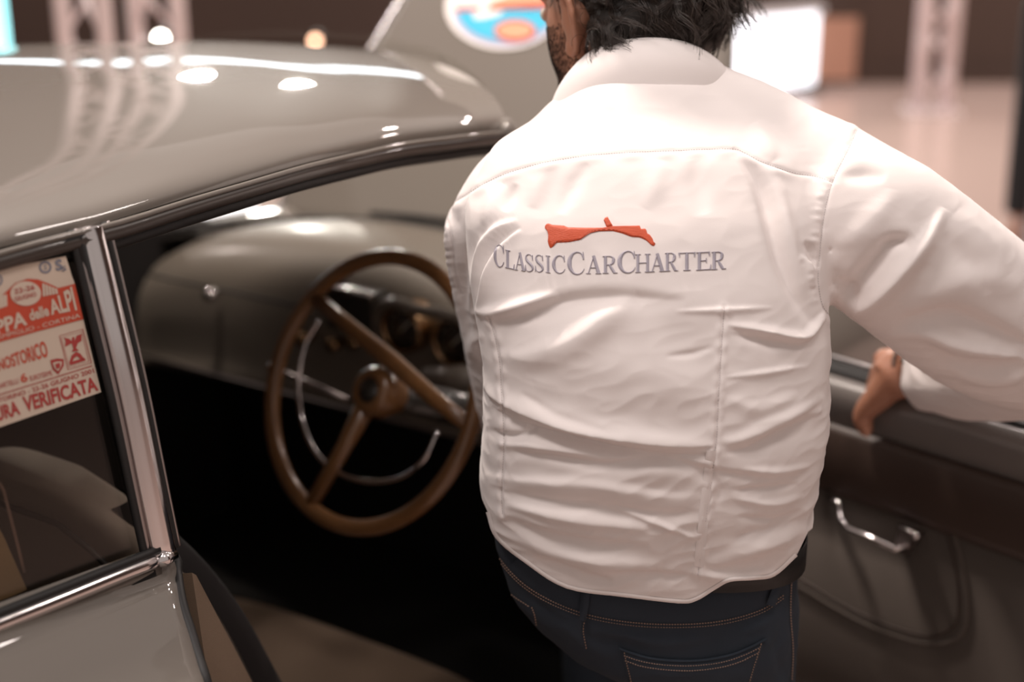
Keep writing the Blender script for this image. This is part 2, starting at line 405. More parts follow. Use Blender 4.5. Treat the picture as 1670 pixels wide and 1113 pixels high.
# person at the right margin
pq = PG(1728, 432); PB = np.array([pq[0], pq[1], 0])
pt = thing('person', 'person in black jacket and pale trousers cut by the right edge', 'person', PB)
q = lambda x, y, z: (x, y, z)
hd = P(1655, 368, pq[1]/ray(1655, 368)[1])-PB
body = [ellipsoid((0, .02, 1.62), (.078, .10, .125)), tube([(0, 0, 1.55), (0, 0, 1.4)], .055),
        tube([(0, 0, 1.45), (0, 0, 1.2), (0, 0, .95)], [.10, .13, .13], 16, flat=1.2, up=(1, 0, 0)),
        tube([(-.15, 0, 1.40), (-.22, -.02, 1.12), hd+(.01, 0, .03)], [.05, .042, .03]),
        ellipsoid(hd+(0, 0, -.03), (.028, .035, .05)),
        tube([(.15, 0, 1.40), (.22, -.02, 1.12), (.24, -.08, .85)], [.05, .042, .03]), ellipsoid((.24, -.09, .8), (.03, .04, .055)),
        tube([(-.09, 0, .95), (-.10, 0, .5), (-.11, .02, .08)], [.09, .06, .042]), tube([(.09, 0, .95), (.10, 0, .5), (.11, .02, .08)], [.09, .06, .042]),
        ellipsoid((-.11, -.05, .04), (.045, .12, .04)), ellipsoid((.11, -.05, .04), (.045, .12, .04)), ellipsoid((0, -.085, 1.60), (.015, .03, .025))]
for k in range(4): body.append(tube([hd+(-.018+.012*k, -.01, -.06), hd+(-.018+.012*k, -.015, -.115)], .007, 6))
obj('body', remesh(body, .010, 3), M['skin'], pt)
obj('jacket', remesh([tube([(0, 0, 1.46), (0, 0, 1.38), (0, 0, 1.2), (0, 0, .86)], [.10, .155, .15, .15], 18, flat=1.22, up=(1, 0, 0)),
    tube([(-.15, 0, 1.40), (-.225, -.02, 1.12), hd+(-.0, 0, .055)], [.075, .068, .056]), tube([(.15, 0, 1.40), (.225, -.02, 1.12), (.24, -.07, .88)], [.075, .065, .05])], .012, 4), M['blackc'], pt)
obj('trousers', remesh([tube([(0, 0, .95), (0, 0, .86)], .14, 16, flat=1.15, up=(1, 0, 0)), tube([(-.09, 0, .92), (-.10, 0, .5), (-.11, .02, .07)], [.11, .085, .07]),
    tube([(.09, 0, .92), (.10, 0, .5), (.11, .02, .07)], [.11, .085, .07])], .012, 4), M['lightdenim'], pt)
for s in (-1, 1): obj('shoe', remesh([ellipsoid((s*.11, -.05, .035), (.052, .135, .035)), ellipsoid((s*.11, .0, .06), (.048, .07, .05))], .01, 3), M['shoe'], pt)
obj('hair', ellipsoid((0, .04, 1.66), (.088, .10, .11)), M['hair'], pt)

# ------------------------------------------------------------ car (modelled in its own frame: x right, y forward)
car = thing('car', 'grey classic coupe with its right door and bonnet open', 'car', OC, -HEAD)
URAIL = [(-1.6, .40, 1.16), (-1.2, .495, 1.265), (-.9, .535, 1.315), (-.74, .55, 1.331), (-.62, .552, 1.331), (-.51, .553, 1.337), (-.32, .553, 1.344), (-.156, .550, 1.342), (.02, .545, 1.329), (.12, .525, 1.315)]
_r = np.array(URAIL)
def rail(v): return np.interp(v, _r[:, 0], _r[:, 1]), np.interp(v, _r[:, 0], _r[:, 2])
def roofpt(s, t):
    """s along the rail 0..1 from the back, t 0..1 right to left"""
    v = -1.6+1.72*s; ur, zr = rail(v)
    a = PI*t; x = math.cos(a); y = math.sin(a)
    u = ur*math.copysign(abs(x)**.88, x)
    crown = .070-.012*max(0, (v+.35))**2/.22-.020*max(0, -(v+.05))-.09*max(0, -(v+.7))**1.5
    z = zr+crown*max(0, y)**.85
    vv = v+.27*max(0, s-.45)**2/.3025*(1-(u/ur)**2)
    return (u, vv, z)
NS, NT = 60, 64
roof = [[roofpt(i/NS, j/NT) for j in range(NT+1)] for i in range(NS+1)]
rv, rf = loft(roof, False, False); rf = [q[::-1] for q in rf]
ro = obj('roof', (rv, rf), M['paint'], car)
lin = [[(p[0]*.975, p[1], p[2]-.02) for p in r] for r in roof]
obj('headliner', loft(lin, False, False), M['headliner'], car)
for sd in (1, -1):
    line = spline([(sd*rail(v)[0], v, rail(v)[1]) for v in np.linspace(-1.6, .12, 20)], 3)
    obj('drip_rail', tube(line+np.array([sd*.006, 0, -.002]), .0030, 8), M['paint'], car, label='painted rain gutter along the roof edge')
    obj('door_seal', tube(line+np.array([sd*.002, 0, -.011]), .0085, 8), M['seal'], car)
    obj('weatherstrip', tube(line+np.array([-sd*.006, 0, -.024]), .0075, 8), M['rubber'], car)
    obj('inner_frame', tube(line+np.array([-sd*.016, 0, -.028]), .0075, 8), M['seal'], car)

# quarter window on the near side
def dirc(px, py):
    r = ray(px, py); return np.array([r @ RV, r @ FV, r[2]])
CC = tocar(CW)
GN = np.array([1, -.05, .13]); G0 = np.array([.600, -.62, .985])
def G(px, py, e=0.0):
    d = dirc(px, py); return CC+d*(((G0-CC) @ GN+e)/(d @ GN))
def GP(v, z, e=0.0): return np.array([G0[0]-(GN[1]*(v-G0[1])+GN[2]*(z-G0[2]))+e, v, z])
pane = [GP(-.64, .975), GP(-1.25, .975), GP(-1.40, 1.1), GP(-1.25, 1.262), GP(-.9, 1.31), GP(-.655, 1.325)]
obj('quarter_glass', ([p-(0.004, 0, 0) for p in pane]+[p-(0.007, 0, 0) for p in pane], [(0, 1, 2, 3, 4, 5), (11, 10, 9, 8, 7, 6)]+[(i, (i+1) % 6, 6+(i+1) % 6, 6+i) for i in range(6)]), M['glass'], car, smooth=False)
obj('window_seal', tube([p-(0.002, 0, 0) for p in pane], .009, 8, closed=True), M['rubber'], car)
# pillar : chrome blade
pb, ptp = G(268, 908, .004), G(148, 371, .004)
pts = spline([G(148, 369, .002), G(175, 480, .006), G(213, 640, .008), G(244, 790, .007), G(268, 905, .004)], 6)
pr = []
for i, p in enumerate(pts):
    t = i/(len(pts)-1); w2 = .0118+.0022*t
    prof = [(-w2, -.012), (-w2, .001), (-w2*.8, .0035), (-w2*.25, .0042), (w2*.1, .006), (w2*.75, .0055), (w2, .003), (w2, -.012)]
    pr.append([p+np.array([b, a, 0]) for a, b in prof])
obj('door_pillar', loft(pr), M['chrome'], car, label='polished chrome pillar between quarter window and door opening', bevel=.0008)
obj('pillar_foot', tube([G(256, 917, .006), G(268, 912, .008), G(284, 905, .004)], [.0065, .0085, .006], 10), M['chrome'], car)
for off, rr, mm, nm in ((-.0165, .0035, 'steel', 'glass_channel'), (-.022, .004, 'rubber', 'channel_rubber'), (.0185, .0035, 'rubber', 'pillar_seal'), (.0235, .002, 'steel', 'seal_edge')):
    obj(nm, tube([p+np.array([-.003, off, 0]) for p in pts], rr, 8), M[mm], car)
# belt moulding
bl = [G(262, 913, .006), G(190, 942, .008), G(90, 983, .009), G(0, 1019, .009)]
d = bl[-1]-bl[-2]; bl += [bl[-1]+d*1.2, bl[-1]+d*3]
obj('belt_moulding', tube(spline(bl, 5), [.0035]+[.0065]*25, 10, flat=1.25), M['chrome'], car)
obj('belt_flange', tube(spline([p+np.array([-.010, 0, -.012]) for p in bl], 4), .0115, 10), M['paint'], car)
bl2 = [p+np.array([-.002, 0, .0105]) for p in bl]
obj('belt_rubber', tube(spline(bl2, 4), .0048, 8), M['rubber'], car)

# near rear quarter panel
ed = [(292, 918, .603), (294, 940, .612), (296, 955, .622), (300, 980, .637), (307, 1008, .655), (316, 1035, .672), (331, 1085, .700), (345, 1130, .722)]
edge = [PU(*e) for e in ed]; edge = [PU(250, 892, .590), PU(262, 905, .598)]+edge
z0 = edge[-1][2]; v0 = edge[-1][1]
edge += [np.array([.745, v0-.005, z0-.08]), np.array([.755, v0-.005, z0-.2]), np.array([.75, v0, z0-.35]), np.array([.72, v0, .28])]
edge = spline(edge, 3); rows = []
for k, dv in enumerate(np.r_[0, .006, .02, np.linspace(.06, 1.5, 22)]):
    row = []
    for e in edge:
        lowr = min(1, max(0, (.985-e[2])/.15)); u = e[0]+.03*math.sin(min(1, dv/1.2)*PI)*lowr-.03*max(0, dv-.2)
        zz = e[2]+(.10*min(dv, .5)-.12*max(0, dv-.5))*(1-lowr)
        if k == 0: u -= .007
        row.append((u, e[1]-dv, zz))
    rows.append(row)
obj('quarter_panel', loft(rows, False, False), M['paint'], car, solid=.0)
tr = [G(262, 915, .0)+(0, 0, -.006)]
obj('jamb_edge', tube([np.array(e)+(-.010, .004, 0) for e in edge], .006, 8), M['rubber'], car)
# tan cloth trim panel behind the jamb
q0, q1, q2, q3 = PU(296, 936, .590), PU(303, 940, .588), PU(404, 1125, .585), PU(325, 1125, .62)
tp = loft([[q0, q1], [q3, q2], [q3+(0, 0, -.5), q2+(0, .2, -.5)]], False, False)
obj('jamb_trim', tp, M['tan'], car, smooth=False, solid=.012, label='tan cloth panel on the door jamb')
obj('trim_piping', tube([q1, (q1+q2)/2+(.002, 0, .002), q2], .0035, 8), M['rubber'], car)

# far side, tail, floor pan, wheels
rowsL = []
for v in np.linspace(.55, -2.1, 24):
    tp_ = max(0, -v-1.2); rowsL.append([(-(.60-.1*tp_), v, .98-.06*tp_), (-(.66-.1*tp_), v, .9-.06*tp_), (-(.74-.12*tp_), v, .75), (-(.75-.12*tp_), v, .5), (-.70, v, .28)])
obj('far_side_panel', loft(rowsL, False, False), M['paint'], car, solid=.01)
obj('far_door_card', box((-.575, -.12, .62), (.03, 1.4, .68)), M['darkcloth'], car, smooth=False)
rear = []
for v in np.linspace(-1.25, -2.15, 14):
    t = (-v-1.25)/.9; rear.append([(x*(.60-.08*t), v, (.975-.02*t-.35*t*t)+(1-x*x)*(.10-.06*t)) for x in np.linspace(-1, 1, 21)])
obj('boot_lid', loft(rear, False, False), M['paint'], car)
obj('rear_window', loft([[(x*.40, -1.58-.03*(1-x*x), 1.17+.085*(1-abs(x)**2.5)) for x in np.linspace(-1, 1, 15)], [(x*.46, -1.70-.05*(1-x*x), 1.02+.03*(1-x*x)) for x in np.linspace(-1, 1, 15)]], False, False), M['glass'], car)
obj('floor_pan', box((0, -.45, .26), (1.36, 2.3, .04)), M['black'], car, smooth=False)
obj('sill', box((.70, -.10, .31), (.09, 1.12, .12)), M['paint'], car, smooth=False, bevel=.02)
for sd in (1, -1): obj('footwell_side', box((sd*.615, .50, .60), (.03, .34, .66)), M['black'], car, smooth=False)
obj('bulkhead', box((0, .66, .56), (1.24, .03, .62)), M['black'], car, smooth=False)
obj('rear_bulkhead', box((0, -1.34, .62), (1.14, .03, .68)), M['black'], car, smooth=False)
def wheel_part(x, y):
    s = 1 if x > 0 else -1
    w_ = obj('road_wheel', lathe([(.20, -.08), (.30, -.08), (.33, -.05), (.335, 0), (.33, .05), (.30, .08), (.20, .08)], (x, y, .335), (1, 0, 0), 36), M['rubber'], car)
    obj('hub_cap', lathe([(.001, s*.075), (.10, s*.07), (.13, s*.05), (.20, s*.055), (.205, s*.0)], (x, y, .335), (1, 0, 0), 32), M['chrome'], w_)
for x in (-.63, .63):
    for y in (1.22, -1.42): wheel_part(x, y)

# front wings, scuttle and the open bonnet
for sd in (1, -1):
    rw = []
    for v in np.linspace(.50, 2.1, 22):
        t = (v-.5)/1.6; arch = 1-math.sqrt(max(0, 1-((v-1.22)/.42)**2)) if abs(v-1.22) < .42 else 1
        zb = .30 if abs(v-1.22) > .40 else .33+.36*math.sqrt(max(0, 1-((v-1.22)/.40)**2))
        top = .955-.07*t-.20*t**3
        rw.append([(sd*(.50-.05*t), v, top-.012), (sd*(.56-.04*t), v, top+.004), (sd*(.63-.03*t), v, top-.006), (sd*(.70-.04*t), v, top-.05), (sd*(.745-.06*t**2), v, top-.13), (sd*(.76-.08*t**2), v, max(zb+.02, top-.26)), (sd*(.75-.08*t**2), v, zb)])
    rw = [[*spline(r, 3)] for r in rw]
    obj('front_wing', loft(rw, False, False), M['paint'], car)
sc = []
for v, z, c in ((.42, .935, .06), (.50, .935, .06), (.58, .925, .06), (.68, .912, .062), (.75, .90, .062), (.80, .89, .06)):
    sc.append([(x*(.60-.12*(v-.42)), v+.16*(1-x*x)*(1 if v < .55 else .6), z+c*(1-x*x)) for x in np.linspace(-1, 1, 31)])
obj('scuttle', loft(sc, False, False), M['paint'], car)
for k in range(3):
    y = .74+.022*k; obj('scuttle_grille', tube([(u, y+.04*(1-(u/.6)**2), .982-.008*k-.045*(u/.6)**2) for u in np.linspace(-.27, .22, 12)], .0055, 6), M['rubber'], car)
obj('screen_rubber', tube([(x*.60, .46+.16*(1-x*x), .945+.060*(1-x*x)) for x in np.linspace(-1, 1, 25)], .010, 8), M['rubber'], car)
obj('windscreen', loft([[(x*.52, .13+.26*(1-x*x), 1.322+.075*(1-abs(x)**2.6)) for x in np.linspace(-1, 1, 25)], [(x*.59, .46+.16*(1-x*x), .95+.060*(1-x*x)) for x in np.linspace(-1, 1, 25)]], False, False), M['clear'], car)
for sd in (1, -1):
    obj('screen_pillar', tube([(sd*.53, .10, 1.325), (sd*.555, .22, 1.21), (sd*.59, .36, 1.08), (sd*.605, .44, .975)], [.016, .017, .02, .024], 10), M['paint'], car)
bn = []
for s in np.linspace(0, 1, 22):
    half = .595-.30*s**1.1; v = .80+s*.62; z = .90+s*.95
    bn.append([(x*(half-.03)-.03, v-.05*(1-x*x)+.06*abs(x)**4*0, z+.03*(1-x*x)*(1-s)) for x in np.linspace(-1, 1, 31)])
obj('bonnet', loft(bn, False, False), M['paint'], car, solid=.018, label='raised bonnet hinged at the windscreen')
obj('bonnet_edge', tube([r[0] for r in bn], .007, 8), M['chrome'], car)
car_bonnet_bvh = BVHTree.FromPolygons([tuple(OC+RV*p[0]+FV*p[1]+np.array([0, 0, p[2]])) for r in bn for p in r], loft(bn, False, False)[1])
def loc(q): return tocar(q)
def cpatch(pts_px, lift):  # convex outline fan on the bonnet
    out = []
    for p in pts_px:
        q, no = cast(car_bonnet_bvh, *p)
        out.append(tocar(q+no*lift))
    return out
def ell(cx, cy, rx, ry, a0=0, a1=2*PI, n=40): return [(cx+rx*math.cos(a), cy+ry*math.sin(a)) for a in np.linspace(a0, a1, n, endpoint=abs(a1-a0) < 6.2)]
dc = obj('oval_decal', (cpatch(ell(822, 12, 95, 70), .0025), [tuple(range(40))]), M['decalw'], car, smooth=False, label='round race decal, white above and blue below')
obj('blue_field', (cpatch(ell(826, 18, 78, 50, 0, PI, 24), .0045), [tuple(range(24))]), M['blue'], dc, smooth=False)
obj('lilac_rim', (cpatch(ell(826, 18, 86, 58, .1, PI-.1, 24), .0035), [tuple(range(24))]), M['lilac'], dc, smooth=False)
obj('red_line', (cpatch([(744, 14), (905, 8), (905, 15), (744, 21)], .0058), [(0, 1, 2, 3)]), M['decalr'], dc, smooth=False)
obj('orange_band', (cpatch([(800, 8), (838, -8), (905, -14), (905, 6), (800, 14)], .0066), [(0, 1, 2, 3, 4)]), M['decalo'], dc, smooth=False)
obj('pink_capsule', (cpatch(ell(842, 52, 34, 18), .0056), [tuple(range(40))]), M['decalr'], dc, smooth=False)
obj('capsule_centre', (cpatch(ell(842, 52, 29, 13), .0068), [tuple(range(40))]), M['decalo'], dc, smooth=False)

# dashboard
def dpt(u, k):
    e = max(0, (abs(u)-.40)/.20); prof = [(.60, 1.002), (.52, 1.004), (.45, .992), (.405, .968), (.375, .93), (.362, .88), (.357, .82), (.352, .765), (.345, .735), (.352, .716), (.38, .712)]
    v, z = prof[k]; dz = -.095*(u/.6)**2-.03*e*e; return (u, v, z+dz*(1 if k < 5 else (10-k)/6)+.012*(k < 5))
dash = [[dpt(u, k) for k in range(11)] for u in np.linspace(-.60, .60, 49)]
dash = [[*spline(r, 3)] for r in dash]
db = obj('dashboard', loft(dash, False, False), M['paint_in'], car, solid=.004)
def DV(px, py, v): return PV(px, py, v)
obj('glovebox_lip', tube([(u, .352, .897) for u in np.linspace(-.5, -.1, 9)], .003, 6), M['rubber'], car)
q = PV(345, 480, .34); gl = obj('glovebox_lock', lathe([(.001, -.014), (.010, -.014), (.014, -.008), (.012, .004), (.008, .02)], q, (0, 1, 0), 20), M['chrome'], car)
obj('dash_lower_trim', tube([(u, .343, .722) for u in np.linspace(-.58, .58, 15)], .004, 8), M['steel'], car)
def dial(px, py, r, v=.325):
    c = PV(px, py, v); sh = obj('instrument_dial', lathe([(r*1.22, .05), (r*1.25, .01), (r*1.2, -.004), (r*1.06, -.008), (r, -.002), (r*.97, .004)], c, (0, 1, 0), 32), M['brass'], car)
    obj('dial_face', lathe([(.001, .006), (r*.98, .006), (r*.98, .010), (.001, .010)], c, (0, 1, 0), 32), M['dial'], sh)
    obj('needle', box(c+(.2*r, .002, .2*r), (r*.9, .002, .003), [(.7, 0, .7), (0, 1, 0), (-.7, 0, .7)]), M['ivory'], sh, smooth=False)
    for a in np.linspace(-2.2, 2.2, 9): obj('tick', box(c+(math.sin(a)*r*.82, .004, math.cos(a)*r*.82), (.0016, .001, .006)), M['ivory'], sh, smooth=False)
dial(655, 538, .036); dial(739, 560, .036)
c0, c1 = PV(655, 538, .34), PV(739, 560, .34); c2 = c1+(c1-c0)*.9
obj('instrument_hood', tube(spline([c0+(-.058, 0, -.03), c0+(-.045, -.01, .028), c0+(0, -.02, .054), c0+(.05, -.02, .050), c1+(0, -.02, .056), c1+(.05, -.02, .045), c1+(.07, 0, -.03)], 6), .011, 10), M['paint_in'], car)
c = PV(575, 502, .33)
rd = obj('radio', box(c+(0, .012, -.004), (.105, .05, .075)), M['dial'], car, smooth=False, bevel=.004)
obj('radio_bezel', box(c+(0, -.014, .034), (.11, .012, .012)), M['chrome'], rd, bevel=.003)
for px, py in ((495, 553), (545, 562), (578, 558)):
    k = PV(px, py, .325); obj('dash_knob', lathe([(.001, -.012), (.011, -.012), (.013, -.004), (.012, .01), (.005, .03)], k, (0, 1, 0), 18), M['brass'], car)
k = PV(556, 452, .36); obj('dash_lamp', lathe([(.001, -.012), (.010, -.008), (.013, .0), (.010, .012)], k, (0, .5, .8), 18), M['chrome'], car)
k = PV(720, 632, .26); obj('column_shroud', tube([k+(-.05, .02, .0), k+(.06, .05, .01)], [.02, .028], 12), M['paint_in'], car)

# steering wheel
SWN = np.array([-math.sin(math.radians(6))*math.cos(math.radians(24)), -math.cos(math.radians(6))*math.cos(math.radians(24)), math.sin(math.radians(24))]); SWC = tocar(P(603, 637, 2.1))
def WP(px, py, off=0.0):
    d = dirc(px, py); return CC+d*(((SWC+SWN*off-CC) @ SWN)/(d @ SWN))
e2 = np.cross(SWN, (1., 0, 0)); e2 /= np.linalg.norm(e2); e1 = np.cross(e2, SWN)
sw = obj('steering_wheel', tube([SWC+.202*(math.cos(a)*e1+math.sin(a)*e2) for a in np.linspace(0, 2*PI, 64, endpoint=False)], .0125, 12, closed=True), M['wheel'], car, label='tan steering wheel rim')
obj('spoke', tube([WP(508, 480), WP(575, 537, -.004), WP(642, 592, -.008), WP(708, 650, -.004), WP(775, 702)], [.011, .0125, .0145, .0125, .011], 12), M['wheel'], sw)
obj('spoke', tube([WP(598, 660, -.012), WP(562, 728, -.008), WP(506, 826)], [.017, .0125, .0115], 12), M['wheel'], sw)
obj('hub', lathe([(.001, -.0), (.020, .0), (.023, .004), (.030, .001), (.037, -.006), (.039, -.03), (.028, -.06)], SWC+SWN*.004, SWN, 32), M['wheel'], sw)
obj('horn_button', lathe([(.001, .008), (.012, .006), (.019, 0)], SWC+SWN*.004, SWN, 24), M['dial'], sw)
obj('horn_ring', tube([WP(*p, -.012) for p in spline([(520, 524), (499, 560), (488, 610), (488, 655), (497, 700), (518, 742), (553, 772), (600, 786), (650, 780), (690, 752), (714, 704)], 5)], .0036, 8), M['chrome'], sw)
obj('steering_column', tube([SWC-SWN*.05, SWC-SWN*.30, SWC-SWN*.6], [.026, .030, .030], 16), M['dial'], car)
lv = [WP(447, 601, -.03), WP(505, 625, -.035), WP(566, 652, -.05)]
l_ = obj('column_lever', tube(lv, .0045, 8), M['steel'], car); obj('lever_knob', ellipsoid(lv[0], (.015, .010, .009)), M['wheel'], l_)

# seats
def backrest(xc, hw, label=None):
    prof = []
    for k in range(26):
        t = k/25; z = .50+t*.475; lean = -.33-.20*t-.0*t
        wid = hw*(1-.0*t) if t < .55 else hw*math.sqrt(max(.0, 1-((t-.55)/.47)**2.6))
        wid = max(wid, .01); th = .062-.025*t
        prof.append([(xc+wid*math.copysign(abs(math.cos(a))**.5, math.cos(a)), lean+th*math.copysign(abs(math.sin(a))**.7, math.sin(a)), z) for a in np.linspace(0, 2*PI, 32, endpoint=False)])
    b = obj('seat_backrest', loft(prof), M['cloth'], car)
    arc = [(xc+s*.82*(hw*(1 if t < .55 else math.sqrt(max(0, 1-((t-.55)/.47)**2.6)))), -.335-.2*t-.064+.025*t, .50+t*.49-.04) for s, t in [(1, x) for x in np.linspace(.2, .98, 16)]+[(-1, x) for x in np.linspace(.98, .2, 16)]]
    obj('backrest_piping', tube(arc, .004, 8), M['rubber'], b)
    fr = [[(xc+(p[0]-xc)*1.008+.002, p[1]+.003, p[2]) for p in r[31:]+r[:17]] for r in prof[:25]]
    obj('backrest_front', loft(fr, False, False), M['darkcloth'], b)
    cu = []
    for v in np.linspace(-.36, .05, 14):
        t = (v+.36)/.41; zz = .485-.03*(1-t)-.03*max(0, t-.9)/.1
        cu.append([(xc+x*(hw+.02), v, zz+.016*(1-x**4)-.10*max(0, abs(x)-.93)/.07) for x in np.linspace(-1, 1, 25)])
    cu.append([(p[0], .058, p[2]-.09) for p in cu[-1]])
    obj('seat_cushion', loft(cu, False, False), M['tan'], car, solid=.05)
    obj('seat_frame', box((xc, -.15, .36), (hw*1.7, .36, .14)), M['black'], car, smooth=False)
backrest(.27, .255); backrest(-.30, .255)

# printed stickers in the quarter window
EO = .0012
def sfill(name, px, m, par, e, label=None):
    return obj(name, ([G(x, y, e) for x, y in px], [tuple(range(len(px)))]), M[m], par, smooth=False, label=label)
def sline(name, pts, wpx, m, par, e, closed=False):
    pts = np.asarray(pts, float); n = len(pts); v = []; f = []
    for i in range(n):
        a = pts[(i-1) % n] if closed or i else pts[i]; b = pts[(i+1) % n] if closed or i < n-1 else pts[i]
        t = (b-a)/np.linalg.norm(b-a); q = np.array([-t[1], t[0]])*wpx/2; v += [G(*(pts[i]+q), e), G(*(pts[i]-q), e)]
    for i in range(n if closed else n-1): j = (i+1) % n; f.append((2*i, 2*i+1, 2*j+1, 2*j))
    return obj(name, (v, f), M[m], par, smooth=False)
def stext(s, quad, m, par, e, bold=.02):
    v, f = text2d(s, bold); q = bil(quad, v[:, 0], v[:, 1])
    return obj('lettering', ([G(x, y, e) for x, y in q], f), M[m], par, smooth=False)
base = [(-150, 470), (0, 439), (107, 418), (113, 436), (117, 450), (121, 460), (165, 640), (0, 697), (-150, 748)]
st = sfill('window_sticker', base, 'paper', car, EO, 'red and cream rally sticker inside the quarter window')
L1, L2 = EO+.0006, EO+.0012
redarea = [(-150, 535), (-60, 525), (-20, 505), (8, 478), (25, 462), (45, 455), (62, 456), (80, 463), (95, 470), (112, 466), (122, 463), (136, 521), (60, 541), (0, 558), (-150, 600)]
sfill('red_banner', redarea, 'red', st, L1)
stext('SESTRIERE - CAMPIGLIO - CORTINA', [(-90, 578), (131, 518), (130, 511), (-91, 571)], 'paper', st, L2, .0)
stext('COPPA', [(-50, 564), (45, 530), (40, 506), (-55, 540)], 'paper', st, L2, .03)
stext('delle', [(50, 524), (81, 515), (77, 497), (46, 506)], 'paper', st, L2, .03)
stext('ALPI', [(84, 514), (126, 506), (117, 467), (78, 493)], 'paper', st, L2, .03)
sfill('oval_badge', ell(42, 479, 25, 20), 'paper', st, L2)
L3 = EO+.0018
stext('22-26', [(24, 480), (57, 472), (56, 464), (23, 472)], 'redink', st, L3, .01); stext('GIUGNO', [(25, 492), (60, 483), (58, 476), (23, 485)], 'redink', st, L3, .01)
for k in range(5): sfill('arcade_motif', [(70+k*5.2, 484-k*1.0), (74+k*5.2, 483-k), (73+k*5, 463+k*2), (69+k*5, 462+k*2)], 'paper', st, L2)
for k in range(3): sfill('arcade_motif', [(-4+k*5.5, 505-k*2), (1+k*5.5, 503-k*2), (0+k*5.5, 482-k), (-5+k*5.5, 484-k)], 'paper', st, L2)
stext('TRENOSTORICO', [(-26, 612), (80, 582), (73, 555), (-28, 598)], 'red', st, L1, .02)
sline('emblem_border', [(97, 548), (135, 537), (149, 592), (111, 603)], 1.2, 'redink', st, L1, True)
sline('emblem_border', [(100, 551), (133, 541), (145, 590), (113, 599)], .8, 'redink', st, L1, True)
sfill('emblem_figure', [(117, 574), (120, 569), (117, 560), (106, 566), (107, 556), (104, 551), (113, 553), (117, 557), (118, 550), (121, 550), (122, 556), (125, 548), (133, 545), (133, 556), (127, 560), (124, 568), (129, 572)], 'redink', st, L1)
sfill('emblem_figure', [(113, 592), (117, 580), (124, 574), (131, 577), (138, 586), (134, 588), (129, 584), (126, 581), (121, 584), (118, 590), (138, 584), (140, 588), (115, 596)], 'redink', st, L1)
sfill('shield_badge', [(82, 588), (93, 585), (104, 586), (104, 597), (95, 611), (86, 603)], 'redink', st, L1)
sfill('shield_centre', [(86, 592), (93, 590), (101, 590), (100, 597), (95, 606), (89, 601)], 'paper', st, L2)
sfill('shield_mark', [(90, 594), (98, 592), (98, 600), (92, 602)], 'redink', st, L3)
stext('6', [(35, 625), (46, 622), (43, 608), (32, 611)], 'red', st, L1, .02)
stext('EUROTERME', [(50, 622), (86, 612), (84, 604), (48, 614)], 'redink', st, L1, .0); stext('MARTELLI', [(-6, 636), (31, 625), (29, 617), (-8, 628)], 'redink', st, L1, .0)
sline('rule', [(-60, 662), (0, 644), (150, 597)], 1.4, 'redink', st, L1)
stext('MILANO - TORINO - 22-26 GIUGNO 2001', [(-55, 674), (154, 608), (152, 601), (-57, 667)], 'redink', st, L1, .01)
stext('VETTURA', [(-50, 703), (34, 676), (28, 653), (-56, 680)], 'redink', st, L1, .03)
stext('VERIFICATA', [(41, 673), (161, 637), (155, 614), (36, 648)], 'redink', st, L1, .03)
sline('stamp_ring', ell(74, 436, 8.5, 8.5), 3.2, 'greyink', st, L1, True); sline('stamp_ring', ell(-6, 457, 9, 9), 3, 'greyink', st, L1, True)
stext('2', [(71.5, 440), (77, 439), (76, 432), (70.5, 433)], 'greyink', st, L1, .02)
stext('S', [(92, 443), (103, 440), (100, 422), (89, 425)], 'greyink', st, L1, .04); stext('S', [(101, 444), (109, 441), (107, 433), (99, 436)], 'greyink', st, L1, .02)
sp = sfill('paper_pass', [(-40, 810), (-10, 845), (8, 880), (44, 962), (20, 973), (-40, 995)], 'papert', car, -.03, 'tan paper pass lower in the quarter window')
sline('pass_edge', [(-12, 770), (6, 800), (24, 870), (40, 935)], 5, 'steel', sp, -.028)

# ---- open door (hinge world .33,2.13 ; 137 degrees)
HW = np.array([.33, 2.13, 0]); DA = math.radians(137); DD = np.array([math.sin(DA), math.cos(DA), 0]); DN = np.array([-math.cos(DA)*-1, 0, 0])
DN = np.array([DD[1], -DD[0], 0])
if (CW-HW) @ DN < 0: DN = -DN
def DP(px, py, w_=0.0):
    r = ray(px, py); t = ((HW+DN*w_-CW) @ DN)/(r @ DN); q = CW+r*t-HW; return np.array([q @ DD, w_, q[2]])
def DC(s, w_, z): return tocar(HW+DD*s+DN*w_)*np.array([1, 1, 0])+np.array([0, 0, z])
def dl(p): return DC(*p)
SL = 1.02; sv = np.linspace(0, SL, 30)
def sweep(prof, close=True):   # prof of (w,z)
    return loft([[DC(s, a-.0*s, b) for a, b in prof] for s in sv], close, close)
door = obj('door', sweep([(-.10, .905), (-.13, .80), (-.155, .6), (-.15, .4), (-.10, .27), (-.012, .27), (-.012, .90)]), M['paint'], car, label='open right door')
obj('top_rail', sweep([(-.012, .872), (.003, .885), (.006, .925), (.002, .938), (-.010, .947), (-.022, .948), (-.026, .93), (-.026, .872)]), M['doorpaint'], door, label='grey painted door top')
obj('window_slot', sweep([(-.060, .90), (-.022, .90), (-.022, .944), (-.035, .935), (-.060, .935)]), M['rubber'], door)
obj('slot_seal', tube([DC(s, -.030, .950) for s in sv], .0048, 8), M['rubber'], door)
obj('outer_strip', tube([DC(s, -.062, .957) for s in sv], .0055, 10), M['chrome'], door)
obj('outer_seal', tube([DC(s, -.050, .949) for s in sv], .007, 8), M['rubber'], door)
obj('outer_skin_top', sweep([(-.10, .90), (-.066, .955), (-.060, .955), (-.060, .90)]), M['paint'], door)
obj('glass_edge', sweep([(-.043, .90), (-.038, .90), (-.038, .952), (-.043, .952)]), M['glass'], door)
obj('padded_band', sweep([(-.012, .880), (.006, .882), (.013, .870), (.015, .83), (.013, .79), (.004, .772), (-.012, .770)]), M['pad'], door, label='dark brown padded band')
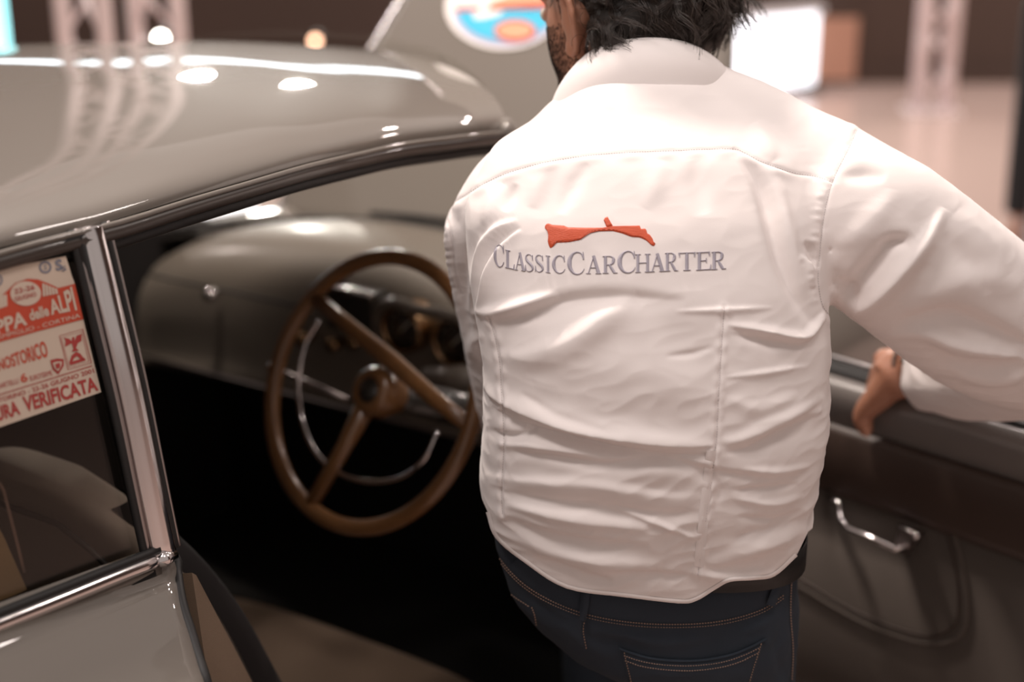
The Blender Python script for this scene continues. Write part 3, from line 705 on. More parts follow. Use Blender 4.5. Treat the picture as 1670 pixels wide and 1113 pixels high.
obj('door_card', sweep([(-.012, .775), (.002, .775), (.003, .5), (.002, .30), (-.012, .30)]), M['panel'], door, label='grey-brown door card')
sm = [DP(*p, .004) for p in spline([(1200, 905), (1300, 955), (1355, 988), (1410, 1018), (1455, 1036), (1500, 1049), (1540, 1050), (1568, 1035), (1578, 1000), (1575, 950), (1566, 905), (1556, 868)], 5)]
obj('map_pocket_piping', tube([dl(p) for p in sm], .0030, 8), M['panel'], door)
sm2 = [DP(*p, .0035) for p in spline([(1200, 893), (1300, 943), (1355, 976), (1410, 1005), (1455, 1023), (1500, 1036), (1530, 1036), (1555, 1022), (1563, 995), (1562, 950), (1553, 905), (1543, 862)], 5)]
obj('pocket_seam', tube([dl(p) for p in sm2], .0016, 6), M['pad'], door)
hp = [DP(*p) for p in [(1350, 806), (1382, 815), (1388, 838), (1403, 853), (1440, 868), (1478, 886), (1490, 884)]]
hh = [.006, .020, .028, .030, .030, .028, .018]
hd_ = obj('door_pull', tube([DC(p[0], hh[i], p[2]) for i, p in enumerate(spline(np.array(hp), 1))], [.003, .0038, .0042, .0045, .0045, .0042, .0035], 10, up=(0, 0, 1)), M['chrome'], door, label='chrome door pull')
rec = [DP(*p) for p in [(1478, 856), (1512, 866), (1500, 884), (1486, 902), (1470, 885)]]
obj('pull_bracket', ([DC(p[0], .018, p[2]) for p in rec]+[DC(p[0], .003, p[2]) for p in rec], [(0, 1, 2, 3, 4)]+[(i, (i+1) % 5, 5+(i+1) % 5, 5+i) for i in range(5)]), M['steel'], hd_, smooth=False)
obj('pull_bar', tube([DC(*q) for q in [(DP(1476, 853)[0], .018, DP(1476, 853)[2]), (DP(1512, 866)[0], .02, DP(1512, 866)[2])]], .0035, 8), M['chrome'], hd_)
q = DP(1508, 866); obj('pull_boss', ellipsoid(DC(q[0], .022, q[2]), (.006, .006, .006)), M['chrome'], hd_)
hq = tocar(HW); obj('door_hinge', tube([(hq[0]-.03, hq[1]+.01, .5), (hq[0]-.03, hq[1]+.01, .8)], .02, 10), M['steel'], car)

# ---- lamps of the hall, found by following what the roof mirrors
rbv = BVHTree.FromPolygons([tuple(OC+RV*p[0]+FV*p[1]+np.array([0, 0, p[2]])) for p in rv], rf)
def mirror(px, py):
    q, no = cast(rbv, px, py)
    if q is None: return None, None
    nn = no; d = ray(px, py); d = d/np.linalg.norm(d); return q, d-2*(d @ nn)*nn


for px_, py_, dist, sz in ((320, 124, 9.5, .20), (490, 136, 9.5, .22), (715, 136, 9.0, .22), (735, 152, 9.0, .22), (785, 158, 10, .2)):
    q, r = mirror(px_, py_)
    if q is None: continue
    p_ = q+r*dist
    if p_[1] > WY-.3: p_ = q+r*((WY-.4-q[1])/r[1])
    l_ = area(p_, q, sz, 70, (1.0, .93, .84)); l_.data.shape = 'DISK'
q, r = mirror(300, 98); zt = (q+r*((WY-q[1])/r[1]))[2]
w_ = structure(obj('window_1', box((-4.2, WY-.03, zt), (9.6, .05, .2)), M['strip'], smooth=False))
# ------------------------------------------------------------ the man in the white shirt
MB = np.array([.17, 1.52, 0])
man = thing('person', 'man with dark curly hair in white shirt and jeans, back turned, leaning into the car', 'person', MB)
LOUT = np.array([(180, 880), (215, 815), (250, 795), (290, 770), (330, 756), (400, 757), (480, 768), (530, 790), (600, 782), (660, 792), (740, 785), (770, 781), (830, 791), (880, 800), (930, 803), (965, 828), (1010, 866), (1050, 930), (1095, 1000), (1200, 1080)], float)
ROUT = np.array([(180, 1225), (250, 1325), (330, 1342), (420, 1343), (515, 1347), (600, 1351), (680, 1345), (760, 1328), (820, 1324), (870, 1314), (930, 1303), (1113, 1300)], float)
def rowc(z, Y):
    _, py, d = proj(np.array([0, Y, z])); l = np.interp(py, LOUT[:, 0], LOUT[:, 1]); r = np.interp(py, ROUT[:, 0], ROUT[:, 1])
    return (l-835)/FPX*d, (r-835)/FPX*d
LEV = [(.78, 1.50, .125), (.86, 1.50, .133), (.93, 1.495, .138), (1.0, 1.485, .142), (1.08, 1.48, .142), (1.16, 1.485, .136), (1.24, 1.50, .128), (1.31, 1.53, .118), (1.37, 1.565, .10)]
def ring(z, Y, T, grow=0.0, n=40, ex=.85, x0=None, x1=None):
    a, b = rowc(z, Y) if x0 is None else (x0, x1); cx = (a+b)/2; hw = (b-a)/2+grow; T = T+grow
    return [(cx+hw*math.copysign(abs(math.cos(t))**ex, math.cos(t)), Y+T*math.copysign(abs(math.sin(t))**ex, math.sin(t)), z) for t in np.linspace(0, 2*PI, n, endpoint=False)]
def T3(pts): return [P(*p[:3]) for p in pts]
torso = loft([ring(*l) for l in LEV]+[ring(1.405, 1.60, .075, x0=.05, x1=.27), ring(1.44, 1.62, .06, x0=.09, x1=.215)])
neckb = P(1048, 150, 1.66)
shR = tube(spline([P(1060, 165, 1.64), P(1200, 225, 1.63), P(1320, 290, 1.61), P(1390, 335, 1.59)], 4), [.07]*4+[.072]*4+[.076]*4+[.08], 20)
armR = tube(spline([P(1335, 325, 1.59), P(1420, 375, 1.58), P(1520, 450, 1.61), P(1610, 520, 1.66), P(1690, 560, 1.70), P(1705, 600, 1.76)], 4),
            np.interp(np.linspace(0, 1, 21), [0, .2, .5, .75, 1], [.080, .092, .094, .088, .072]), 24)
foreR = tube(spline([P(1705, 590, 1.72), P(1640, 605, 1.80), P(1580, 615, 1.88), P(1525, 612, 1.955)], 4), np.linspace(.072, .050, 13), 20)
shL = tube(spline([P(1030, 190, 1.65), P(922, 262, 1.66), P(842, 326, 1.65), P(808, 378, 1.66)], 4), [.068]*4+[.062]*5+[.060]*4, 20)
armL = tube(spline([P(806, 350, 1.66), P(812, 440, 1.70), P(826, 540, 1.77), P(842, 640, 1.86), P(850, 700, 1.96), P(850, 720, 2.10)], 4), np.linspace(.062, .050, 21), 20)
sv_, sf_ = remesh([torso, shR, armR, foreR, shL, armL], .0075, 9)
sv_, sf_ = subdiv(sv_, sf_); sv_ = lap(sv_, sf_, 2)
sv_, sf_ = subdiv(sv_, sf_); sv_ = lap(sv_, sf_, 3)
# folds: (pixel polyline, half width one side, other side, height mm)
FOLDS = [
 # big soft fold left of the emblem
 ([(845, 360), (810, 376), (786, 405), (773, 450), (764, 515)], 24, 8, 12), ([(850, 372), (832, 380), (808, 402), (788, 440), (777, 485), (772, 512)], 5, 24, -12),
 ([(768, 508), (800, 510), (850, 500), (910, 480)], 9, 9, 6.5), ([(800, 532), (862, 512), (930, 490), (1010, 484), (1120, 492)], 10, 24, -7),
 ([(818, 585), (870, 578), (936, 556), (990, 514), (1040, 480)], 16, 24, 8), ([(790, 545), (772, 560), (786, 590)], 8, 10, 5),
 ([(1050, 500), (1100, 540), (1160, 600)], 30, 30, -3), ([(870, 620), (960, 600), (1050, 610), (1140, 660)], 30, 30, 3),
 # waist fold sweeping over to the right
 ([(783, 612), (800, 640), (840, 664), (900, 688), (970, 708), (1060, 722), (1120, 727), (1168, 724)], 17, 5, 10), ([(800, 662), (850, 690), (910, 708), (990, 728), (1080, 742), (1168, 740)], 4, 12, -9),
 ([(1168, 722), (1210, 716), (1260, 692), (1300, 672), (1345, 645)], 10, 8, 5), ([(1180, 738), (1225, 730), (1280, 702), (1340, 676)], 6, 14, -5),
 ([(850, 640), (900, 672), (960, 694), (1020, 706)], 7, 5, -3),
 ([(815, 735), (890, 742), (990, 758), (1080, 752), (1170, 770), (1270, 782)], 6, 10, -5), ([(812, 722), (880, 728), (980, 742)], 8, 7, 4),
 ([(795, 700), (830, 712), (862, 705), (856, 690)], 6, 8, -4),
 ([(792, 772), (850, 786), (960, 790), (1090, 812), (1145, 806)], 8, 14, 4), ([(800, 795), (860, 812), (960, 824), (1060, 838), (1145, 836)], 8, 12, -4),
 ([(985, 824), (1060, 848), (1142, 880)], 4, 5, 3), ([(818, 812), (846, 826), (940, 846), (1060, 862)], 10, 9, 5), ([(822, 842), (880, 868), (960, 884), (1060, 890)], 7, 14, -5),
 ([(845, 868), (900, 900), (980, 915), (1080, 920)], 10, 14, 4), ([(870, 905), (930, 930), (1000, 948)], 7, 8, -4), ([(985, 930), (1060, 936), (1140, 940)], 5, 8, -4),
 ([(1130, 935), (1200, 940), (1262, 930)], 6, 10, 4), ([(1318, 860), (1270, 880), (1225, 895), (1150, 920)], 10, 12, 5), ([(1316, 838), (1260, 862), (1180, 880)], 8, 8, -3),
 ([(1190, 800), (1240, 798), (1300, 788)], 5, 6, -3.5), ([(1192, 812), (1260, 820), (1308, 806)], 5, 6, 3), ([(1200, 842), (1260, 846), (1310, 832)], 5, 6, -3),
 ([(1208, 765), (1270, 768), (1318, 758)], 5, 7, 3), ([(1120, 770), (1170, 790), (1165, 830)], 8, 9, -2),
 # right shoulder blade
 ([(1195, 240), (1235, 290), (1258, 350), (1275, 420), (1296, 480), (1326, 535)], 9, 13, -8), ([(1225, 250), (1262, 300), (1282, 370), (1296, 430), (1318, 490)], 11, 13, 4.5),
 ([(1185, 530), (1240, 540), (1302, 552), (1328, 535), (1346, 505)], 7, 5, 7), ([(1190, 545), (1250, 556), (1310, 566)], 5, 9, -3),
 ([(1100, 508), (1180, 506), (1262, 502)], 4, 5, 2.2), ([(1180, 616), (1250, 608), (1318, 596)], 4, 5, 2.4), ([(1085, 582), (1130, 577), (1165, 565)], 5, 5, -2), ([(1185, 650), (1240, 668), (1300, 640)], 10, 12, 2.5),
 ([(1310, 395), (1326, 410), (1332, 440)], 6, 8, -5), ([(1298, 420), (1314, 430), (1325, 470)], 6, 7, 4),
 ([(905, 255), (880, 300), (868, 340)], 14, 14, 3), ([(960, 268), (930, 310), (915, 350)], 12, 12, -2.5), ([(1000, 150), (960, 190), (930, 230)], 20, 20, 3), ([(1080, 262), (1070, 300), (1050, 340)], 16, 16, 2),
 ([(1130, 262), (1140, 310), (1150, 350)], 14, 16, -2.2), ([(1230, 200), (1245, 230), (1262, 262)], 14, 14, 3), ([(820, 300), (800, 340), (792, 380)], 12, 10, 3.5), ([(842, 300), (822, 345)], 8, 8, -3),
 ([(752, 330), (735, 370), (728, 420), (738, 470)], 9, 9, 3), ([(748, 430), (756, 500), (770, 570)], 8, 9, -4),
 # sleeve
 ([(1372, 290), (1410, 284), (1445, 290)], 10, 12, -4), ([(1362, 400), (1400, 382), (1440, 340), (1452, 310)], 16, 18, 4), ([(1372, 492), (1420, 440), (1450, 405), (1490, 385)], 14, 12, -11),
 ([(1352, 470), (1400, 498), (1437, 474), (1476, 430), (1508, 392), (1540, 340)], 9, 16, 11), ([(1430, 402), (1462, 394), (1486, 402)], 9, 9, -4), ([(1366, 452), (1388, 480), (1398, 500)], 8, 8, -4),
 ([(1470, 505), (1540, 470), (1600, 455), (1670, 470)], 22, 24, 5), ([(1455, 532), (1540, 512), (1600, 530), (1690, 570)], 12, 18, -9), ([(1430, 548), (1503, 540), (1560, 562), (1625, 575), (1690, 590)], 8, 12, 7),
 ([(1500, 556), (1560, 592), (1620, 596), (1680, 580)], 10, 12, -6), ([(1545, 600), (1600, 618), (1650, 616), (1690, 596)], 10, 9, 5), ([(1560, 628), (1610, 636), (1660, 630)], 7, 9, -4),
 ([(1560, 345), (1610, 400), (1640, 450)], 18, 22, 3), ([(1540, 380), (1580, 430), (1610, 480)], 16, 16, -3), ([(1420, 240), (1480, 320), (1500, 360)], 18, 18, 2.5),
]
def fold_disp(v, n, folds, gain=1.0):
    px, py, d = proj(v); tc = CW-v; tc /= np.linalg.norm(tc, axis=1)[:, None]; face = ((n*tc).sum(1)*3.0).clip(0, 1)
    h = np.zeros(len(v))
    for pts, w1, w2, amp in folds:
        pts = spline(pts, 4); lo = pts.min(0)-70; hi = pts.max(0)+70
        ix = np.where((px > lo[0]) & (px < hi[0]) & (py > lo[1]) & (py < hi[1]) & (face > 0))[0]
        if not len(ix): continue
        ds, sg, t = polyd(px[ix], py[ix], pts); wv = np.where(sg > 0, w2, w1)
        taper = np.sin(PI*t.clip(.0, 1))**.85; wv = wv*1.2*(.55+.45*taper)
        h[ix] += amp*.001*taper*np.exp(-(ds/wv)**2)
    return h*face*gain
n_ = vnorm(sv_, sf_)
h = fold_disp(sv_, n_, FOLDS, 1.35)
# fine crumple, ridged, mostly horizontal in the lower back
px, py, dd = proj(sv_); crum = np.zeros(len(sv_))
low = ((py-470)/200).clip(0, 1)
for i in np.where(py < 1150)[0]:
    x, y, z = sv_[i]
    a = 1-abs(noise.noise((x*7+z*2.5, y*7, z*26)))*2
    b = noise.noise((x*13, y*13, z*15+3))
    c = 1-abs(noise.noise((x*22+5+z*14, y*20, z*52-x*16)))*2
    crum[i] = low[i]*(.0017*a+.0009*c)+(.0011*b+.00035*c)
h += crum
sv_ = sv_+n_*h[:, None]
# stitched seams: shallow grooves with pucker
SEAMS = [([(733, 336), (760, 318), (800, 294), (850, 275), (910, 261), (990, 251), (1100, 246), (1190, 243), (1215, 250), (1240, 263), (1290, 281), (1330, 288), (1357, 297)], 'yoke'),
         ([(1397, 213), (1380, 250), (1357, 297), (1344, 350), (1337, 410), (1334, 455), (1340, 495), (1350, 512)], 'arm'),
         ([(1181, 502), (1177, 560), (1172, 640), (1168, 720), (1158, 800), (1146, 880), (1138, 940)], 'dart'),
         ([(797, 520), (806, 545), (815, 590), (818, 640), (822, 720), (818, 800), (820, 840)], 'dart'),
         ([(722, 345), (730, 365), (738, 400), (742, 440), (750, 480)], 'arm')]
n_ = vnorm(sv_, sf_); px, py, dd = proj(sv_); tc = CW-sv_; tc /= np.linalg.norm(tc, axis=1)[:, None]; face = (n_*tc).sum(1) > .05
h = np.zeros(len(sv_))
for pts, kind in SEAMS:
    q = spline(pts, 4); ix = np.where(face & (px > q[:, 0].min()-30) & (px < q[:, 0].max()+30) & (py > q[:, 1].min()-30) & (py < q[:, 1].max()+30))[0]
    ds, sg, t = polyd(px[ix], py[ix], q); L = np.linalg.norm(np.diff(q, axis=0), axis=1).sum()
    h[ix] -= .0011*np.exp(-(ds/2.6)**2)
    if kind == 'arm': h[ix] += np.where(sg > 0, .0009, 0)*np.exp(-((ds-10)/8)**2)*(1+.45*np.sin(t*L/3.4+2*np.sin(t*11))+.3*np.sin(t*L/1.9+1))
    elif kind == 'yoke': h[ix] += np.where(sg > 0, .0009, .0003)*np.exp(-((ds-7)/7)**2)*(1+.9*np.sin(t*L/9.+2*np.sin(t*9)))
    else: h[ix] += .0008*np.exp(-((ds-5)/5)**2)*(1+.8*np.sin(t*L/4.5))
sv_ = sv_+n_*h[:, None]
# hem and cuff openings
HEM = np.array([(780, 800), (794, 833), (811, 878), (857, 918), (925, 961), (948, 966), (1020, 975), (1107, 985), (1135, 981), (1165, 962), (1190, 948), (1230, 946), (1262, 940), (1300, 905), (1318, 868), (1340, 850)], float)
px, py, dd = proj(sv_); tors = (sv_[:, 0] < .40) & (sv_[:, 2] < 1.12)
sb = (np.interp(px, HEM[:, 0], HEM[:, 1])-py)*.0007
tt = ((sv_[:, 0]+.03)/.37).clip(0, 1); sfz = sv_[:, 2]-(.972*(1-tt)+.925*tt)
back = sv_[:, 1] < 1.50
s = np.where(tors & (sv_[:, 1] < 1.8), np.where(back, sb, sfz), 1.0)
cuffc = P(1532, 612, 1.945); cd = cuffc-P(1600, 612, 1.85); cd /= np.linalg.norm(cd)
s2 = -((sv_-cuffc) @ cd); nearc = np.linalg.norm(sv_-cuffc, axis=1) < .12; s = np.where(nearc, np.minimum(s, s2), s)
lc = P(850, 722, 2.10); s3 = 2.07-proj(sv_)[2]; s = np.where(sv_[:, 1] > 1.85, np.minimum(s, np.where(sv_[:, 0] < .2, s3, 1)), s)
nk = P(1048, 118, 1.655); nax = np.array([0, .35, .94]); s4 = -((sv_-nk) @ nax)+.012; s = np.where(np.linalg.norm(sv_-nk, axis=1) < .10, np.minimum(s, s4), s)
bshirt = bvh_of(sv_, sf_)
cv, cf = cut(sv_, sf_, s)
shirt = obj('shirt', (cv, cf), M['shirt'], man, origin=MB, solid=.0012, label='creased white cotton shirt with embroidery across the back')
def onshirt(name, vf, m, par=shirt, **k):
    if not len(vf[0]): return None
    return obj(name, vf, M[m], par, origin=MB, **k)
# stitches
for pts, kind in SEAMS:
    q = spline(pts, 10); L = np.r_[0, np.cumsum(np.linalg.norm(np.diff(q, axis=0), axis=1))]; m = V3()
    k = 0.
    while k < L[-1]-2:
        a = [np.interp(k, L, q[:, 0]), np.interp(k, L, q[:, 1])]; b = [np.interp(k+2.4, L, q[:, 0]), np.interp(k+2.4, L, q[:, 1])]
        r = ribbon(bshirt, [a, b], 1.0, .0003, .0004, sub=False)
        if len(r[0]): m.add(*r)
        k += 4.2
    o = onshirt('seam_stitching', m, 'stitch'); 
    if o: o['kind'] = 'stuff'
# hem roll
hl = spline([(796, 835), (811, 876), (857, 915), (925, 957), (1020, 971), (1107, 981), (1135, 977), (1165, 959), (1190, 946), (1230, 943), (1262, 937), (1298, 905)], 5)
onshirt('hem', ribbon(bshirt, hl, 6.5, .0004, .0010, sub=False), 'shirt')
# placket tape along right dart
onshirt('side_tape', ribbon(bshirt, [(1160, 735), (1152, 800), (1145, 870), (1139, 925)], 16, .0002, .0004), 'shirt')

# collar
nc = P(1050, 150, 1.66)
def colpt(a, lv):
    """a: angle, 0 = back towards camera, + to the right; lv 0 top edge .. 1 lower edge"""
    ca, sa = math.cos(a), math.sin(a)
    top = np.array([nc[0]+.000+.078*sa, nc[1]-.072*ca+.002, 1.470+.012*ca-.058*(1-ca)*.5])
    bot = np.array([nc[0]+.000+.121*sa, nc[1]-.116*ca+.004, 1.400+.024*ca-.100*(1-ca)*.5+.014*sa])
    q = top+(bot-top)*lv; out = np.array([sa, -ca, .6]); q += out*.010*math.sin(PI*min(1, lv*1.15))*(1-.3*lv)
    return q
an = np.linspace(-2.5, 2.5, 60)
outer = [[colpt(a, l) for a in an] for l in np.linspace(0, 1, 14)]
stand = [[colpt(a, 0)*1.0+np.array([-math.sin(a)*.004*l*3, math.cos(a)*.004*l*3, -.035*l]) for a in an] for l in (1, .66, .33, 0)]
onshirt('collar', loft(stand+outer[1:], False, False), 'shirt', solid=.0016, label='turned-down shirt collar')
colb = bvh_of(np.array([p for r in outer for p in r]), np.array(loft(outer, False, False)[1]))
m = V3()
for i in range(150):
    a0 = -1.5+i*.02; p0, p1 = colpt(a0, .93), colpt(a0+.011, .93); m.add(*tube([p0+(0, -.0008, .0004), p1+(0, -.0008, .0004)], .00028, 4))
o = onshirt('collar_stitching', m, 'stitch'); o['kind'] = 'stuff'
# cuff band with button, turned edge
ax_ = cd; cen = cuffc+cd*.004
a1 = np.cross(ax_, (0, 0, 1)); a1 /= np.linalg.norm(a1); a2 = np.cross(ax_, a1)
def cuffring(k, r, n=30): return [cuffc+ax_*k+(r*(1+.05*math.sin(3*t+1)+.03*math.sin(7*t)))*(math.cos(t)*a1+math.sin(t)*a2*1.0) for t in np.linspace(0, 2*PI, n, endpoint=False)]
onshirt('cuff', loft([cuffring(-.035, .053), cuffring(-.01, .0505), cuffring(.012, .0500), cuffring(.022, .0485), cuffring(.020, .0465), cuffring(-.01, .046)], True, False), 'shirt', label='unbuttoned shirt cuff')

# embroidered lettering -------------------------------------------------
def cr(x, y): return (780+x*.26347, 320+y*.26347)
def arc(cx, cy, rx, ry, a0, a1, n=14): return [(cx+rx*math.cos(math.radians(a)), cy+ry*math.sin(math.radians(a))) for a in np.linspace(a0, a1, n)]
TK, TN = .17, .055   # thick and thin stroke
GL = {
 'I': [([(.5, .02), (.5, .98)], [.32, .32]), ([(.15, .03), (.85, .03)], [TN, TN]), ([(.15, .97), (.85, .97)], [TN, TN])],
 'L': [([(.28, .02), (.28, .98)], [.24, .24]), ([(.05, .03), (.55, .03)], [TN]*2), ([(.05, .97), (.9, .97)], [TN]*2), ([(.90, .99), (.97, .72)], [.13, .05])],
 'A': [([(.50, .02), (.14, .97)], [.06, .07]), ([(.48, .02), (.82, .97)], [.20, .22]), ([(.25, .66), (.68, .66)], [TN]*2), ([(.0, .97), (.30, .97)], [TN]*2), ([(.62, .97), (1, .97)], [TN]*2)],
 'S': [([(.84, .27), (.78, .10), (.52, .03), (.25, .10), (.16, .25), (.30, .42), (.55, .54), (.80, .68), (.84, .84), (.62, .96), (.35, .97), (.17, .86), (.12, .70)], [.05, .07, .08, .12, .18, .22, .24, .22, .17, .10, .08, .07, .05]), ([(.84, .05), (.85, .32)], [.04, .08]), ([(.12, .66), (.11, .97)], [.08, .04])],
 'C': [([(.90, .28), (.80, .10), (.58, .03), (.34, .10), (.17, .30), (.13, .5), (.17, .70), (.34, .90), (.58, .97), (.82, .90), (.96, .74)], [.05, .07, .07, .13, .20, .23, .20, .13, .07, .06, .04]), ([(.90, .03), (.92, .34)], [.04, .08])],
 'R': [([(.22, .02), (.22, .98)], [.20, .20]), ([(.03, .03), (.5, .03)], [TN]*2), ([(.03, .97), (.42, .97)], [TN]*2), ([(.25, .03), (.55, .04), (.72, .14), (.74, .27), (.68, .42), (.50, .50), (.25, .51)], [.05, .07, .16, .20, .16, .07, .05]), ([(.46, .50), (.62, .72), (.80, .97)], [.10, .18, .18]), ([(.72, .97), (1, .97)], [TN]*2)],
 'H': [([(.2, .02), (.2, .98)], [.17, .17]), ([(.8, .02), (.8, .98)], [.17, .17]), ([(.2, .48), (.8, .48)], [TN]*2), ([(.03, .03), (.37, .03)], [TN]*2), ([(.63, .03), (.97, .03)], [TN]*2), ([(.03, .97), (.37, .97)], [TN]*2), ([(.63, .97), (.97, .97)], [TN]*2)],
 'T': [([(.5, .02), (.5, .98)], [.20, .20]), ([(.03, .04), (.97, .04)], [.06]*2), ([(.03, .02), (.05, .26)], [.12, .04]), ([(.97, .02), (.95, .26)], [.12, .04]), ([(.28, .97), (.72, .97)], [TN]*2)],
 'E': [([(.25, .02), (.25, .98)], [.20, .20]), ([(.04, .03), (.85, .03)], [TN]*2), ([(.25, .48), (.68, .48)], [TN]*2), ([(.04, .97), (.92, .97)], [TN]*2), ([(.86, .02), (.88, .24)], [.12, .04]), ([(.93, .99), (.97, .72)], [.12, .04]), ([(.68, .36), (.68, .60)], [.05, .05])],
}
WORD = [('C', 95, 162, 298, 441, 6), ('L', 165, 226, 335, 450, 6), ('A', 226, 292, 348, 462, 5), ('S', 286, 346, 358, 469, 5), ('S', 348, 408, 362, 472, 4), ('I', 412, 452, 368, 476, 3), ('C', 456, 540, 365, 481, 2),
        ('C', 550, 660, 343, 489, 0), ('A', 668, 762, 368, 483, 0), ('R', 766, 862, 370, 480, -1), ('C', 860, 976, 338, 480, -1), ('H', 968, 1068, 358, 474, -2), ('A', 1062, 1156, 354, 470, -2), ('R', 1152, 1236, 350, 466, -2),
        ('T', 1240, 1342, 348, 463, -2), ('E', 1344, 1442, 345, 460, -3), ('R', 1440, 1532, 342, 456, -3)]
for ch, x0, x1, y0, y1, sl in WORD:
    m = V3(); W_, H_ = x1-x0, y1-y0
    for pts, wd in GL[ch]:
        q = [cr(x0+p[0]*W_, y0+p[1]*H_+sl*(p[0]-.5)*2) for p in pts]
        wpx = np.array(wd)*min(W_, H_*.8)*.26347*1.12
        if len(q) == 2: q = [q[0], ((q[0][0]+q[1][0])/2, (q[0][1]+q[1][1])/2), q[1]]; wpx = np.array([wpx[0], wpx.mean(), wpx[1]])
        r = ribbon(bshirt, q, wpx.clip(1.3), .0003, .0011, n=3)
        if len(r[0]): m.add(*r)
    onshirt('embroidered_letter', m, 'embro')
def strip(top, bot, lift, crown, n=70):
    top = np.array(top, float); bot = np.array(bot, float); tx = np.linspace(0, 1, n)
    def samp(c):
        L = np.r_[0, np.cumsum(np.linalg.norm(np.diff(c, axis=0), axis=1))]; return np.stack([np.interp(tx*L[-1], L, c[:, k]) for k in (0, 1)], 1)
    a, b = samp(top), samp(bot)
    rows = []
    for k in np.linspace(0, 1, 11):
        row = []
        for i in range(n):
            p = a[i]*(1-k)+b[i]*k; q, no = cast(bshirt, *cr(*p)); e = 1 if 0 < k < 1 and 0 < i < n-1 else 0
            row.append(q+no*(lift+crown*e))
        rows.append(row)
    return loft(rows, False, False)
topc = [(412, 190), (422, 172), (438, 169), (452, 177), (530, 183), (552, 193), (660, 196), (775, 196), (835, 186), (1000, 183), (1008, 205), (1018, 203), (1034, 200), (1042, 214), (1045, 232), (1062, 239), (1080, 265), (1084, 284), (1096, 290), (1093, 303)]
botc = [(413, 200), (428, 218), (434, 245), (430, 280), (437, 308), (447, 325), (464, 314), (482, 290), (560, 286), (630, 272), (660, 250), (685, 232), (740, 219), (830, 217), (890, 232), (950, 254), (1000, 257), (1040, 276), (1072, 306), (1088, 310)]
em = onshirt('car_emblem', strip(topc, botc, .0002, .0012), 'orange', label='red-orange embroidered car silhouette')
obj('mirror_mark', strip([(776, 150), (784, 134), (800, 128)], [(796, 197), (815, 190), (834, 186)], .0003, .0014, 10), M['orange'], em, origin=MB)
m = V3(); bq = spline([cr(x, y-7) for x, y in botc[6:18]], 6); 
for i in range(0, len(bq)-1, 2):
    r = ribbon(bshirt, [bq[i], bq[i+1]], 1.0, .0016, .0004, sub=False)
    if len(r[0]): m.add(*r)
obj('emblem_stitching', m, M['orangedk'], em, origin=MB)['kind'] = 'stuff'

# ---------------- body (one continuous figure)
HS = 1.13; hc = P(1020, 22, 1.69); yaw = math.radians(42); nod = math.radians(12)
Rz = np.array([[math.cos(yaw), -math.sin(yaw), 0], [math.sin(yaw), math.cos(yaw), 0], [0, 0, 1]])
Rx = np.array([[1, 0, 0], [0, math.cos(-nod), -math.sin(-nod)], [0, math.sin(-nod), math.cos(-nod)]])
HR = (Rz @ Rx)*HS                     # head frame: +y face forward (turned left), +x right ear
def hd(x, y, z): return hc+HR @ np.array([x, y, z])
head = [ellipsoid(hd(0, -.012, .03), (.074, .094, .088), HR), ellipsoid(hd(0, .030, -.015), (.062, .068, .090), HR), ellipsoid(hd(0, .055, -.070), (.046, .040, .040), HR),
        ellipsoid(hd(.032, .022, -.060), (.030, .045, .038), HR), ellipsoid(hd(-.032, .022, -.060), (.030, .045, .038), HR),
        tube([hd(0, .086, .020), hd(0, .104, -.010), hd(0, .108, -.022)], [.009, .012, .013], 10), ellipsoid(hd(.012, .096, -.024), (.008, .009, .008), HR), ellipsoid(hd(-.012, .096, -.024), (.008, .009, .008), HR),
        ellipsoid(hd(0, .086, -.052), (.024, .012, .006), HR), ellipsoid(hd(0, .085, -.062), (.020, .012, .006), HR), tube([hd(-.045, .076, .034), hd(0, .090, .036), hd(.045, .076, .034)], .010, 8)]
for s in (-1, 1):
    head += [ellipsoid(hd(s*.030, .078, .012), (.014, .010, .010), HR)]
    ear = spline([hd(s*.066, .012, -.034), hd(s*.080, -.002, -.028), hd(s*.093, -.016, -.004), hd(s*.094, -.014, .018), hd(s*.084, .004, .024), hd(s*.074, .014, .010)], 4)
    head += [tube(ear, .0058, 8), ellipsoid(hd(s*.076, .0, -.002), (.008, .018, .026), HR), ellipsoid(hd(s*.074, .012, -.030), (.007, .008, .010), HR)]
neck = tube([hd(0, -.02, -.02), P(1045, 95, 1.665), P(1050, 180, 1.665)], [.058, .060, .070], 20)
bt = loft([ring(z, Y, T, -.028) for z, Y, T in LEV[3:]]+[ring(1.40, 1.60, .06, x0=.05, x1=.25)])
wr = P(1478, 588, 2.00); kn = P(1424, 655, 2.015)
upR = tube([P(1345, 320, 1.60), P(1520, 450, 1.63), P(1690, 560, 1.72)], [.058, .052, .045], 16)
foR = tube([P(1690, 565, 1.72), P(1590, 595, 1.86), P(1520, 598, 1.95), wr], [.045, .042, .031, .027], 16)
dn = np.array([0, 0, -1.]); back = DN.copy()      # towards us from the door's inner face
def D3(s, w_, z): return HW+DD*s+DN*w_+np.array([0, 0, z])
s_i = ((kn-HW) @ DD)
pc = P(1456, 618, 2.005); S0 = (P(1450, 640, 2.03)-HW) @ DD
palm = [tube([wr, (wr+pc)/2, pc], [.029, .031, .034], 16), ellipsoid(pc+DN*-.012, (.036, .038, .030)), ellipsoid(P(1470, 624, 1.995), (.029, .026, .023))]
def DQ(px, py, w_): d_ = DP(px, py, w_); return D3(d_[0], w_, d_[2])
thumb = tube(spline([P(1462, 612, 1.995), DQ(1440, 640, .020), DQ(1407, 676, .026), DQ(1410, 695, .026), DQ(1414, 710, .022)], 4), np.interp(np.linspace(0, 1, 17), [0, .25, .5, .75, 1], [.026, .0225, .0150, .0130, .0090]), 14)
fing = []
